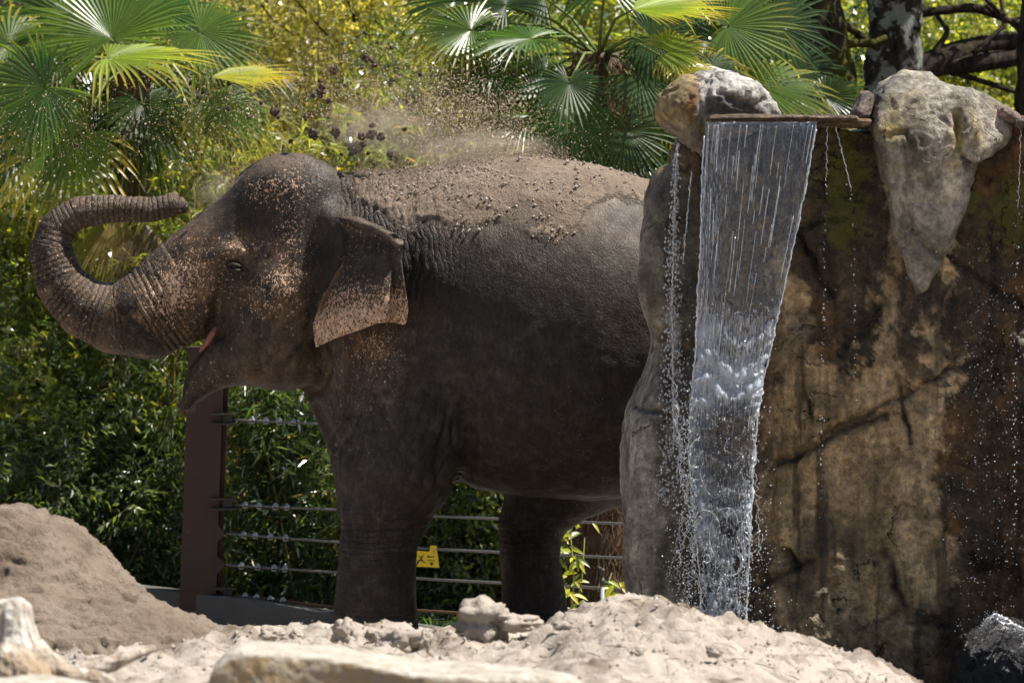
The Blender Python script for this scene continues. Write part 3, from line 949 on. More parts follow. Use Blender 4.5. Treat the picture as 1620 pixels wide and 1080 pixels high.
def build_column():
    vox = 0.024
    lo = (0.42, -2.2, -0.45); hi = (1.35, -0.72, 2.62)
    G = grid_pts(lo, hi, vox); X, Y, Z = G
    st = [(255, 1052, 1120), (272, 1034, 1130), (300, 1024, 1135), (380, 1014, 1150), (470, 1014, 1160), (505, 1024, 1165), (530, 1038, 1170), (570, 1030, 1175), (612, 1012, 1180), (640, 992, 1182),
          (668, 984, 1185), (760, 984, 1195), (850, 992, 1200), (950, 996, 1205), (1150, 996, 1215)]
    d, _ = profile_block(G, st, -1.82, -0.90, 2.5, Yref=-1.45)
    zt = PX(0, 262, -1.5)[2]
    d = -smin(-d, -(Z - zt), 0.07)
    d = smin(d, chain(G, [PX(1035, 690, -1.72), PX(1030, 850, -1.75), PX(1035, 1120, -1.7)], [.10, .13, .13]), .08)
    d = smin(d, chain(G, [PX(1050, 330, -1.7), PX(1040, 460, -1.72), PX(1075, 560, -1.70)], [.07, .10, .06]), .07)
    d = -smin(-d, chain(G, [PX(1108, 240, -1.98), PX(1100, 600, -1.98), PX(1090, 1120, -2.02)], [.09, .09, .10]), .07)
    me = from_sdf('column', np.maximum(d, -.44 - Z + .02), lo, vox, 1)
    V = coords(me); N = normals(me); px, py = vpx(V)
    cracks = [([(1000, 640), (1040, 650), (1075, 660)], 4, .012), ([(1018, 330), (1050, 380), (1062, 440)], 7, .018), ([(1062, 440), (1085, 500), (1080, 560)], 7, .02), ([(1055, 520), (1048, 580), (1060, 630)], 6, .015)]
    D, K = add_cracks(V, N, px, py, cracks)
    D += 0.022 * fbm(V, 2.0, 3, off=13) + 0.010 * (ridged(V, 4, 3, off=5) - .5) + 0.005 * fbm(V, 14, 3, gain=.6)
    displace(me, D)
    n = fbm(V, 2.0, 4, off=5, sc=(1.5, 1.5, .6)); n2 = fbm(V, 7, 3)
    qx = px + 14 * n2
    base = np.tile(np.array([.30, .265, .215]), (len(V), 1))
    base = lerpc(base, (.20, .17, .13), sst(0, .6, n))
    edge = np.interp(py, [250, 330, 420, 520, 560, 640, 760, 900, 1000], [1030, 1030, 1062, 1075, 1050, 1052, 1056, 1062, 1070])
    wet = sst(-8, 22, qx - edge) * (N[:, 1] < .6)
    topd = sst(340, 300, py + 20 * n)
    base = lerpc(base, (.045, .036, .025), np.maximum(wet * .88, topd * .8))
    base = lerpc(base, (.085, .070, .040), np.exp(-((qx - 1052) / 14) ** 2) * sst(520, 600, py) * .8)
    base = lerpc(base, (.33, .20, .06), sst(290, 262, py + 8 * n2) * .8)
    base = lerpc(base, (.02, .017, .012), K * .6)
    rock_common(me, px, py, base, wet + .3 * topd, sst(292, 270, py) * .5 + .3 * wet * sst(600, 800, py) * sst(0, .4, n))
    return me


column = link('rock_pillar', build_column(), M['rock'])
tag(column, 'pale grey bulging rock pillar left of the falling water, overlapping the elephant', 'rock')


def lump_rock(name, fn, lo, hi, vox, paint, dispf, sub=1):
    G = grid_pts(lo, hi, vox)
    me = from_sdf(name, fn(G), lo, vox, sub)
    V = coords(me); N = normals(me); px, py = vpx(V)
    displace(me, dispf(V, N, px, py))
    base, wet, moss = paint(V, N, px, py)
    rock_common(me, px, py, base, wet, moss)
    return me


def topcut(G, d, line, Yr, k=.018):
    X, Y, Z = G
    a = np.array(line, float); s_ = (CAM_D + Yr) / FPX
    xp = X[:, :, :1] / s_ + 810
    zt = CAM_H + (424 - np.interp(xp, a[:, 0], a[:, 1])) * s_ - .22 * np.abs(Y[:, :, :1] - Yr) ** 1.5
    return -smin(-d, -(Z - zt) * .85, k)


# cap boulder above the pillar, beside the lip
def f(G):
    d = chain(G, [PX(1090, 168, -1.85), PX(1165, 160, -1.80)], [.155, .17], [.22, .24])
    d = smin(d, chain(G, [PX(1160, 158, -1.8), PX(1208, 172, -1.78)], [.17, .10], [.22, .16]), .03)
    d = smin(d, chain(G, [PX(1080, 175, -1.9), PX(1098, 215, -1.92), PX(1113, 245, -1.92)], [.12, .055, .012], [.14, .08, .03]), .04)
    d = smin(d, chain(G, [PX(1140, 200, -1.55), PX(1150, 300, -1.4)], [.12, .12]), .05)      # neck that carries it
    d = np.maximum(d, -chain(G, [PX(1128, 215, -2.25), PX(1200, 215, -2.2)], [.08, .08], [.3, .3]))
    return topcut(G, d, [(1030, 190), (1044, 152), (1082, 118), (1108, 112), (1160, 116), (1200, 131), (1222, 151), (1240, 186)], -1.83)


def disp(V, N, px, py):
    D, K = add_cracks(V, N, px, py, [([(1120, 125), (1112, 190), (1118, 240)], 5, .015), ([(1135, 150), (1180, 165), (1215, 160)], 4, .012)])
    return D + .022 * (ridged(V, 3.5, 3, off=4) - .5) + .022 * np.round(fbm(V, 4.5, 3, off=1) * 2.5) / 2.5 + .005 * fbm(V, 22, 3)


def paint(V, N, px, py):
    n = fbm(V, 4, 4, off=9); qx = px + 12 * n
    b = np.tile(np.array([.36, .34, .31]), (len(V), 1))
    b = lerpc(b, (.24, .17, .055), sst(1112, 1085, qx) * .85)
    b = lerpc(b, (.22, .085, .02), np.exp(-((qx - 1090) / 10) ** 2 - ((py - 165) / 30) ** 2))
    b = lerpc(b, (.26, .21, .15), sst(185, 205, py))
    b = lerpc(b, (.025, .023, .022), soft_poly(qx, py + 8 * n, [(1112, 150), (1150, 145), (1200, 165), (1215, 184), (1112, 184)], 8) * .9)
    wet = sst(1110, 1120, qx) * sst(150, 175, py) * .7
    return b, wet, .5 * np.exp(-((px - 1180) / 14) ** 2 - ((py - 170) / 8) ** 2) + .2 * sst(1100, 1060, px)


me = lump_rock('boulder', f, (0.62, -2.3, 2.3), (1.4, -1.15, 3.1), .014, paint, disp)
tag(link('boulder', me, M['rock']), 'rounded pale boulder with rusty yellow side capping the pillar left of the water lip', 'boulder')


# tall capstone with its wedge hanging down the wall
def f(G):
    X, Y, Z = G
    Yr = -2.05; s_ = (CAM_D + Yr) / FPX
    XX, ZZ = np.meshgrid(X[:, 0, 0], Z[0, 0, :], indexing='ij')
    gx = (XX / s_ + 810).ravel(); gy = (424 - (ZZ - CAM_H) / s_).ravel()
    poly = [(1378, 168), (1390, 145), (1405, 126), (1431, 110), (1476, 113), (1498, 130), (1560, 150), (1590, 167), (1606, 195), (1592, 226), (1548, 262), (1534, 300), (1526, 336), (1502, 392), (1468, 460), (1450, 470), (1432, 425), (1414, 375), (1404, 300), (1384, 232), (1376, 195)]
    d2 = poly_dist(gx, gy, poly + [poly[0]]); d2 = np.where(inpoly(gx, gy, poly), -d2, d2) * s_
    d2 = d2.reshape(XX.shape)[:, None, :]
    zpx = 424 - (Z[:, :, :] - CAM_H) / s_
    front = np.interp(zpx, [110, 150, 215, 260, 330, 470], [-1.98, -2.14, -2.20, -2.19, -2.16, -2.12])
    front = front + .10 * np.clip((X / s_ + 810 - 1540) / 60, 0, 1) + .05 * np.abs(X / s_ + 810 - 1455) / 100 * (zpx > 260)
    back = np.interp(zpx, [110, 200, 260, 470], [-1.62, -1.55, -1.7, -1.8])
    slab = np.maximum(front - Y, Y - back)
    return -smin(-d2 * np.ones_like(Y), -slab, .055)


def disp(V, N, px, py):
    D, K = add_cracks(V, N, px, py, [([(1415, 275), (1440, 350), (1442, 362), (1500, 420)], 3.5, .02), ([(1400, 290), (1425, 340), (1420, 375)], 3, .012), ([(1405, 395), (1440, 362)], 3, .012),
                                     ([(1515, 180), (1518, 230), (1530, 262)], 5, .025), ([(1425, 325), (1500, 322)], 3, .008), ([(1395, 215), (1430, 210), (1440, 225)], 4, .012)])
    return D + .014 * (ridged(V, 3.4, 3, off=14) - .5) + .012 * np.round(fbm(V, 4.0, 3, off=1) * 2.5) / 2.5 + .004 * fbm(V, 22, 3) - .012 * sst(.05, .3, noise3(V[:, 0] * 4, V[:, 1] * 4, V[:, 2] * 4 + 5))


def paint(V, N, px, py):
    n = fbm(V, 4, 4, off=9); n2 = fbm(V, 12, 3, off=4); qx = px + 14 * n; qy = py + 12 * n2
    b = np.tile(np.array([.30, .265, .215]), (len(V), 1))
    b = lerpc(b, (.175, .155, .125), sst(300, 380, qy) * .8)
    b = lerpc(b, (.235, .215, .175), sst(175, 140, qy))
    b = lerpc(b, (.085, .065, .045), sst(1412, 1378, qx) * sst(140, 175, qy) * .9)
    ye = np.exp(-((qx - 1420) / 22) ** 2 - ((qy - 200) / 34) ** 2) + np.exp(-((qx - 1512) / 10) ** 2 - ((qy - 215) / 45) ** 2) + .9 * np.exp(-((qx - 1538) / 9) ** 2 - ((qy - 205) / 28) ** 2)
    b = lerpc(b, (.20, .145, .025), np.clip(ye, 0, 1) * .85)
    b = lerpc(b, (.10, .08, .05), sst(.1, .5, fbm(V, 3.0, 4, off=71, sc=(2.5, 2.5, .5))) * sst(130, 170, qy) * sst(330, 250, qy) * .75)
    b = lerpc(b, (.16, .13, .085), sst(.0, .5, n2) * sst(250, 190, qy) * .7)
    b = lerpc(b, (.03, .025, .02), soft_poly(qx, qy, [(1540, 262), (1600, 215), (1640, 250), (1580, 300)], 8) * .9)
    wet = sst(1400, 1375, qx) * sst(150, 200, py)
    return b, wet, .25 * ye


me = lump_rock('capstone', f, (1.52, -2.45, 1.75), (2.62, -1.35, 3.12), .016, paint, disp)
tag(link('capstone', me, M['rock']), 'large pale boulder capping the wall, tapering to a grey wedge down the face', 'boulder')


def block_rock(name, pts, r, wy, col, lab, cat, wetv=0.0, amp=.02, vox=.014, moss=.0, extra=None):
    P = np.array(pts); R = max(r) + .08; wm = max(max(wy), max(r)) + .08
    lo = P.min(0) - [R, wm, R]; hi = P.max(0) + [R, wm, R]
    G = grid_pts(lo, hi, vox)
    d = chain(G, pts, r, wy)
    if extra is not None: d = extra(G, d)
    me = from_sdf(name, d, lo, vox, 1)
    V = coords(me); N = normals(me)
    displace(me, amp * (ridged(V, 4, 3, off=2) - .5) + amp * .7 * np.round(fbm(V, 6, 3) * 2.5) / 2.5 + .003 * fbm(V, 30, 3))
    n = fbm(V, 5, 4)
    b = lerpc(np.tile(np.array(col), (len(V), 1)), np.array(col) * .5, sst(-.1, .6, n))
    attr(me, 'tint', b, 'FLOAT_COLOR'); attr(me, 'wet', np.full(len(V), wetv)); attr(me, 'moss', np.full(len(V), moss))
    o = link(name, me, M['rock'])
    return tag(o, lab, cat)


block_rock('knob_rock', [PX(1370, 158, -2.0), PX(1362, 182, -2.02)], [.042, .05], [.09, .10], (.12, .085, .06), 'small dark wet knob of rock between the water lip and the capstone', 'rock', .7, .010, .010)
block_rock('knob_rock', [PX(1586, 178, -2.05), PX(1604, 188, -2.05)], [.035, .03], [.08, .08], (.30, .20, .16), 'small reddish knob of rock on the right shoulder of the capstone', 'rock', .3, .008, .010)
block_rock('wet_boulder', [PX(1585, 1060, -2.4), PX(1680, 1090, -2.35)], [.23, .26], [.25, .3], (.012, .012, .014), 'black wet boulder with white splashing water at the foot of the wall', 'boulder', 1.0, .03, .02)
block_rock('small_ledge', [PX(1612, 196, -2.15), PX(1700, 196, -2.15)], [.022, .022], [.18, .18], (.10, .07, .05), 'short wet stone ledge with dripping edge right of the capstone', 'ledge', 1.0, .006, .010)
# the lip: a thin rounded slab the water slides over
block_rock('water_lip', [PX(1124, 189, -2.12), PX(1250, 188, -2.14), PX(1350, 189, -2.12)], [.019, .020, .020], [.17, .2, .18], (.13, .085, .05), 'thin wet brown stone lip the water pours over, lit along its edge', 'ledge', .95, .007, .010, 0,
           lambda G, d: smin(d, rbox(G, (.95, -2.15, PX(0, 200, -2.1)[2]), (1.68, -1.2, PX(0, 187, -2.1)[2]), .02), .01))
#@@WATER
# ------------------------------------------------------------------ falling water
def mat_water():
    b = NB('falling_water')
    uv = b.at('flow', True)
    st1 = b.n('TexNoise', i_Vector=b.map(uv, (34, 2.6, 1)), i_Scale=1.0, i_Detail=5.0, i_Roughness=0.6, i_Distortion=0.4).outputs[0]
    st2 = b.n('TexNoise', i_Vector=b.map(uv, (110, 9, 1)), i_Scale=1.0, i_Detail=3.0, i_Roughness=0.6, i_Distortion=0.2).outputs[0]
    amt = b.at('foam_glint')
    h = b.math('ADD', b.math('MULTIPLY', st1, 1.0), b.math('MULTIPLY', st2, 0.5))
    nrm = b.bump(h, 1.0, 0.022)
    tr = b.n('BsdfTransparent', i_Color=(0.90, 0.93, 0.95))
    gl = b.n('BsdfGlossy', i_Color=(0.95, 0.97, 1.0), i_Roughness=0.10, i_Normal=nrm)
    df = b.n('BsdfDiffuse', i_Color=(0.78, 0.84, 0.92), i_Roughness=0.5, i_Normal=nrm)
    tl = b.n('BsdfTranslucent', i_Color=(0.80, 0.86, 0.95))
    fr = b.n('Fresnel', i_IOR=1.33, i_Normal=nrm)
    m1 = b.n('MixShader'); b.set(m1.inputs[0], b.math('ADD', b.math('MULTIPLY', fr.outputs[0], 2.0), 0.05, clamp=True)); b.set(m1.inputs[1], tr.outputs[0]); b.set(m1.inputs[2], gl.outputs[0])
    m2 = b.n('MixShader'); m2.inputs[0].default_value = 0.5; b.set(m2.inputs[1], df.outputs[0]); b.set(m2.inputs[2], tl.outputs[0])
    f1 = b.ramp(b.math('ADD', b.math('MULTIPLY', st1, 0.55), b.math('MULTIPLY', st2, 0.45)), 0.54, 0.68)
    f = b.math('ADD', b.math('MULTIPLY', f1, 0.30), b.math('MULTIPLY', b.ramp(b.math('ADD', st2, b.math('MULTIPLY', amt, 0.28)), 0.58, 0.78), amt), clamp=True)
    m3 = b.n('MixShader'); b.set(m3.inputs[0], f); b.set(m3.inputs[1], m1.outputs[0]); b.set(m3.inputs[2], m2.outputs[0])
    hole = b.ramp(b.math('ADD', b.n('TexNoise', i_Vector=b.map(uv, (9, 3.2, 1)), i_Scale=1.0, i_Detail=6.0, i_Roughness=0.7, i_Distortion=1.2).outputs[0], b.at('gap')), 0.60, 0.72)
    clear = b.n('BsdfTransparent')
    m4 = b.n('MixShader'); b.set(m4.inputs[0], hole); b.set(m4.inputs[1], m3.outputs[0]); b.set(m4.inputs[2], clear.outputs[0])
    b.t.links.new(m4.outputs[0], b.out.inputs[0])
    return b.m


def mat_drop():
    b = NB('water_drop')
    tr = b.n('BsdfTransparent', i_Color=(0.95, 0.97, 1.0))
    gl = b.n('BsdfGlossy', i_Roughness=0.12)
    df = b.n('BsdfDiffuse', i_Color=(0.85, 0.88, 0.92))
    tl = b.n('BsdfTranslucent', i_Color=(0.85, 0.88, 0.92))
    m2 = b.n('MixShader'); m2.inputs[0].default_value = 0.5; b.set(m2.inputs[1], df.outputs[0]); b.set(m2.inputs[2], tl.outputs[0])
    m1 = b.n('MixShader'); m1.inputs[0].default_value = 0.45; b.set(m1.inputs[1], m2.outputs[0]); b.set(m1.inputs[2], gl.outputs[0])
    m3 = b.n('MixShader'); m3.inputs[0].default_value = 0.92; b.set(m3.inputs[1], tr.outputs[0]); b.set(m3.inputs[2], m1.outputs[0])
    b.t.links.new(m3.outputs[0], b.out.inputs[0])
    return b.m


M['water'] = mat_water(); M['drop'] = mat_drop()
LE = [(196, 1116), (240, 1112), (300, 1110), (400, 1108), (480, 1103), (560, 1100), (620, 1095), (700, 1089), (760, 1092), (820, 1098), (900, 1106), (1000, 1112), (1060, 1114)]
RE = [(196, 1292), (240, 1284), (300, 1274), (420, 1248), (530, 1224), (600, 1208), (660, 1199), (720, 1193), (800, 1189), (900, 1184), (1000, 1180), (1060, 1178)]
DEPTH = lambda py: -2.335 - .10 * math.sqrt(max(0, (py - 196) / 860.))


def edge_at(py, E_):
    a = np.array(E_, float)
    return np.interp(py, a[:, 0], a[:, 1])


def sheet():
    nu, nv = 90, 420
    u = np.linspace(0, 1, nu); py = np.linspace(193, 1060, nv)
    U, PY = np.meshgrid(u, py, indexing='ij')
    t = (PY - 193) / 867
    nz = np.zeros_like(PY)
    wob = noise3(PY / 60, nz + 1, nz) * 12 * sst(.2, .7, t) + noise3(PY / 17, nz, nz) * 5 * sst(.02, .3, t) + noise3(PY / 6, nz + 3, nz) * 2.5 * sst(.02, .3, t)
    wob2 = noise3(PY / 50, nz + 5, nz) * 12 * sst(.2, .7, t) + noise3(PY / 15, nz + 9, nz) * 5 * sst(.02, .3, t) + noise3(PY / 6, nz + 13, nz) * 2.5 * sst(.02, .3, t)
    xl = edge_at(PY, LE) + wob; xr = edge_at(PY, RE) + wob2
    px = xl + (xr - xl) * U
    Y = -2.335 - .10 * np.sqrt(np.clip(t, 0, 1))
    # fluting near the lip, horizontal ripples further down
    Y = Y + .006 * np.sin(U * 60 + 2 * noise3(U * 4, t * 3, nz)) * sst(.0, .1, t)
    am = .034 * sst(.30, .55, t) * (1 - .3 * sst(.75, 1, t))
    Y = Y + am * np.sin(PY / 6.2 + 5 * noise3(U * 2.2, t * 5, nz) + 1.0 * np.sin(U * 9)) + am * .8 * noise3(U * 9, PY / 14, nz) + .006 * noise3(U * 26, PY / 22, nz) * sst(.02, .2, t)
    Y = Y - .02 * np.sin(U * math.pi)
    s = (CAM_D + Y) / FPX
    Xw = (px - 810) * s; Zw = CAM_H + (424 - PY) * s
    V = np.stack([Xw, Y, Zw], -1).reshape(-1, 3)
    # curl over the lip at the very top
    i, j = np.meshgrid(np.arange(nu - 1), np.arange(nv - 1), indexing='ij'); i = i.ravel(); j = j.ravel()
    Q = np.stack([i * nv + j, i * nv + j + 1, (i + 1) * nv + j + 1, (i + 1) * nv + j], 1)
    me = raw_mesh('water_sheet', V, Q)
    fl = np.stack([((px - 1110) / 190).ravel(), (t * 6).ravel(), 0 * t.ravel()], 1)
    attr(me, 'flow', fl, 'FLOAT_COLOR')
    foam_glint = .55 * np.exp(-((PY - 600) / 48) ** 2) * 1.7 + .5 * np.exp(-((PY - 520) / 26) ** 2) + .20 + .50 * sst(650, 860, PY) + .5 * (np.exp(-(U / .05) ** 2) + np.exp(-((1 - U) / .05) ** 2)) * sst(.02, .2, t) + .35 * np.exp(-((U - .15) / .16) ** 2) * sst(.0, .1, t)  # two mid-fall bands are painted highlights; edges and foot are white water
    attr(me, 'foam_glint', np.clip(foam_glint, 0, 1.1))
    attr(me, 'gap', -.13 + .25 * sst(640, 900, PY) + .10 * (np.exp(-(U / .12) ** 2) + np.exp(-((1 - U) / .12) ** 2)) * sst(300, 600, PY))
    return me


fall = thing('waterfall', PX(1150, 1060, -2.4), 'thin clear curtain of water falling from the stone lip, narrowing as it drops', 'waterfall')
link('water_sheet', sheet(), M['water'], fall)


def octa(P, R, stretch=None):
    """many small eight-sided beads"""
    P = np.asarray(P, float); R = np.asarray(R, float)
    o = np.array([[1, 0, 0], [-1, 0, 0], [0, 1, 0], [0, -1, 0], [0, 0, 1], [0, 0, -1]], float)
    F = np.array([[0, 2, 4], [2, 1, 4], [1, 3, 4], [3, 0, 4], [2, 0, 5], [1, 2, 5], [3, 1, 5], [0, 3, 5]])
    S = np.ones((len(P), 3)) if stretch is None else stretch
    V = P[:, None, :] + o[None] * (R[:, None] * S)[:, None, :]
    T = (F[None] + (np.arange(len(P)) * 6)[:, None, None]).reshape(-1, 3)
    return V.reshape(-1, 3), T


def beads(name, P, R, parent, mat='drop', stretch=None, kind='stuff'):
    V, T = octa(P, R, stretch)
    me = raw_mesh(name, V, T)
    o = link(name, me, M[mat], parent)
    if kind: o['kind'] = kind
    return o


def rope(mb, fx, y0, y1, Yf, r0, seed, step=3.0, seg=6, jit=2.0):
    pts = []; rad = []
    for py in np.arange(y0, y1, step):
        k = float(noise3(np.array([py / 7.0]), np.array([seed]), np.array([0.]))[0]); k2 = float(noise3(np.array([py / 9.0]), np.array([seed + 7.3]), np.array([0.]))[0])
        pts.append(PX(fx(py) + jit * k, py, Yf(py) + .01 * k2)); rad.append(r0 * (.55 + 1.4 * abs(k2) + .5 * abs(k)))
    mb.tube(pts, rad, seg)


mb = MB()
rope(mb, lambda y: edge_at(y, LE), 215, 1000, DEPTH, .0042, 1.5)
rope(mb, lambda y: edge_at(y, RE), 205, 1000, DEPTH, .0042, 8.5)
mb.build('edge_strand', M['drop'], fall)['kind'] = 'stuff'
mb = MB()
for k in range(95):                       # brighter strings inside the sheet
    u = random.random() ** 1.3; y0 = random.uniform(198, 640) if k < 80 else 198; L = random.uniform(18, 110)
    rope(mb, lambda y, u=u: edge_at(y, LE) + (edge_at(y, RE) - edge_at(y, LE)) * u, y0, min(y0 + L, 1000), lambda y: DEPTH(y) - .022 - .01 * u, random.uniform(.0007, .0019), 20.0 + k * 3.1, 4, 4, .6)
mb.build('bright_strand', M['drop'], fall)['kind'] = 'stuff'
mb = MB()
for k in range(15):                       # curling threads where the curtain breaks up
    cx = random.uniform(1085, 1190); cy = random.uniform(700, 960); a0 = random.uniform(0, 6.3); R = random.uniform(10, 30); sw = random.uniform(1.2, 3.4)
    if k == 0: cx, cy, a0, R, sw = 1150, 840, 2.0, 34, 4.2
    if k == 1: cx, cy, a0, R, sw = 1092, 735, .4, 22, 4.0
    Y = DEPTH(cy) - random.uniform(.02, .10)
    nz1 = lambda t, q: float(noise3(np.array([t * 1.7 + k * 7]), np.array([q * 5.0]), np.array([.3]))[0])
    pts = [PX(cx + (R * math.cos(a0 + sw * t)) * (1 - .25 * t) + 16 * nz1(t, 1), cy + 1.3 * R * math.sin(a0 + sw * t) * (1 - .2 * t) + 20 * nz1(t, 2), Y - .03 * math.sin(3 * t)) for t in np.linspace(0, 1, 26)]
    mb.tube(pts, [max(.0003, .0007 + .0026 * nz1(i * .25, 3 + k) ** 2 * 6) for i in range(26)], 5)
mb.build('curling_thread', M['drop'], fall)['kind'] = 'stuff'
mb = MB()
for k in range(16):
    x0 = random.uniform(1062, 1112); y0 = random.uniform(600, 820); L = random.uniform(40, 190); sl = random.uniform(-.25, .22)
    rope(mb, lambda y, x0=x0, y0=y0, sl=sl: x0 + sl * (y - y0), y0, min(y0 + L, 1000), lambda y: DEPTH(y) - .03, random.uniform(.0012, .0030), 300.0 + k * 3.7, 3.0, 5, 9.0)
for k in range(8):
    x0 = random.uniform(1170, 1200); y0 = random.uniform(700, 880); L = random.uniform(40, 120)
    rope(mb, lambda y, x0=x0, y0=y0: x0 + .08 * (y - y0), y0, min(y0 + L, 1000), lambda y: DEPTH(y) - .02, random.uniform(.0010, .0022), 400.0 + k * 3.7, 3.0, 5, 7.0)
mb.build('splash_strand', M['drop'], fall)['kind'] = 'stuff'
P = []; R = []
for k in range(2300):                     # spray round the lower curtain
    y = 1000 - abs(random.gauss(0, 170)); sd = 8 + 55 * max(0, (y - 620) / 380.)
    x = (edge_at(y, LE) if random.random() < .72 else edge_at(y, RE)) + random.gauss(-6 if random.random() < .72 else 5, sd * .55)
    P.append(PX(x, y, DEPTH(y) + random.gauss(-.02, .07))); R.append(random.choice([.0018, .0025, .0035, .0048]) * random.uniform(.7, 1.1))
for k in range(1100):
    y = random.uniform(480, 1000); x = edge_at(y, LE) + (edge_at(y, RE) - edge_at(y, LE)) * random.random()
    P.append(PX(x, y, DEPTH(y) - random.uniform(.03, .09))); R.append(random.uniform(.001, .0032))
beads('spray_drops', P, R, fall)


def trickle(label, fx, y0, y1, Y, n, r, spread, strand=None, loc_y=1060):
    t = thing('water_trickle', PX(fx(y1), y1, Y), label, 'trickle')
    P = []; R = []
    for k in range(n):
        y = y0 + (y1 - y0) * random.random() ** .8
        P.append(PX(fx(y) + random.gauss(0, spread(y)), y, Y + random.gauss(0, .015))); R.append(r * random.uniform(.4, 1.4))
    beads('falling_drops', P, R, t, stretch=np.stack([np.ones(n), np.ones(n), rng.uniform(1, 1.9, n)], 1))
    if strand:
        mb = MB()
        for a, b, rr, sd in strand:
            rope(mb, fx, a, b, lambda y: Y, rr, sd, 3.0, 6, 3.0)
        mb.build('strand', M['drop'], t)
    return t


trickle('thick beaded string of water left of the curtain, in front of the pillar', lambda y: np.interp(y, [225, 300, 480, 700, 800], [1072, 1068, 1063, 1066, 1055]), 228, 800, -2.02, 1300, .0052, lambda y: 2 + .022 * (y - 220),
        [(226, 700, .0042, 60.), (300, 640, .0036, 66.), (420, 720, .0030, 76.)])
trickle('second thin string of water between the beaded string and the curtain', lambda y: np.interp(y, [270, 420, 560, 700], [1094, 1080, 1075, 1080]), 270, 700, -2.04, 60, .0032, lambda y: 2, [(270, 420, .0028, 70.)])
trickle('line of drops falling from the lip just right of the curtain', lambda y: np.interp(y, [200, 330, 800], [1309, 1306, 1298]), 200, 820, -2.25, 70, .0028, lambda y: 1.5, [(200, 290, .0018, 80.)])
trickle('slanting line of drops over the green moss below the lip', lambda y: np.interp(y, [200, 300, 480, 640], [1322, 1347, 1352, 1355]), 200, 640, -2.22, 40, .0027, lambda y: 1.5, [(200, 300, .0018, 84.)])
trickle('line of drops falling from the short ledge at the right edge', lambda y: np.interp(y, [205, 480, 900], [1615, 1606, 1604]), 205, 900, -2.25, 90, .0030, lambda y: 3, [(205, 330, .002, 88.)])
# glittering drops bouncing down the wet right part of the wall and off the boulder
t = thing('water_drips', PX(1560, 980, -2.2), 'glittering drops running down the dark right part of the wall', 'water drops')
P = []; R = []
for k in range(900):
    x = random.gauss(1560, 45) if k % 3 else random.uniform(1480, 1620); y = random.uniform(380, 1075)
    if x < 1480 + 30 * math.sin(y / 70): continue
    P.append(PX(x, y, -2.16 + random.gauss(-.05, .05))); R.append(random.choice([.0012, .0018, .0018, .003]) * random.uniform(.7, 1.3))
for k in range(260):
    x = random.uniform(1552, 1625); y = np.interp(x, [1552, 1575, 1625], [988, 975, 1005]) + random.gauss(0, 6)
    P.append(PX(x, y, -2.62 + random.gauss(0, .03))); R.append(random.uniform(.001, .0035))
for k in range(150):
    x = random.uniform(1200, 1480); y = random.uniform(420, 1060)
    P.append(PX(x, y, -2.25 + random.gauss(-.05, .05))); R.append(random.uniform(.001, .002))
for k in range(140):
    x = random.uniform(860, 1060); y = random.uniform(600, 1000)
    P.append(PX(x, y, -2.25 + random.gauss(-.05, .05))); R.append(random.uniform(.0008, .0016))
beads('flying_drops', P, R, t)
mb = MB()
for q in range(7):
    a0 = random.uniform(1550, 1580); a1 = random.uniform(1590, 1640); rope(mb, lambda y: y, 0, 0.1, lambda y: -2.6, .001, 1) if 0 else None
    pts = [PX(x, np.interp(x, [1548, 1562, 1575, 1600, 1640], [996, 981, 974, 986, 1012]) + q * 1.5 - 4 + random.gauss(0, 1.6), -2.64 + random.gauss(0, .015)) for x in np.arange(a0, a1, 4)]
    mb.tube(pts, [random.uniform(.0015, .0055) for _ in pts], 6)
mb.build('splash_crest', M['drop'], t)['kind'] = 'stuff'
#@@END_WATER
#@@GROUND
# ------------------------------------------------------------------ ground, sand, mound
def mat_sand(name, c1, c2, c3, bd=0.012):
    b = NB(name)
    n1 = b.noise(2.6, 6, .6); n2 = b.noise(19, 7, .7); n3 = b.noise(120, 5, .7)
    col = b.mix(b.ramp(n1, .35, .65), c1, c2)
    col = b.mix(b.ramp(n2, .56, .75), col, c3)
    col = b.mix(b.math('MULTIPLY', b.ramp(n3, .6, .75), .5), col, (.10, .075, .055))
    col = b.mix(b.at('damp'), col, (.13, .092, .062))
    h = b.math('ADD', b.math('MULTIPLY', n2, 2.0), b.math('MULTIPLY', n3, .8))
    return b.fin(col, .92, b.bump(h, .9, bd), .25)


M['sand'] = mat_sand('pale_sand', (.40, .345, .29), (.47, .41, .35), (.30, .245, .20))
M['soil'] = mat_sand('brown_soil', (.22, .165, .12), (.32, .255, .195), (.15, .11, .08), .025)


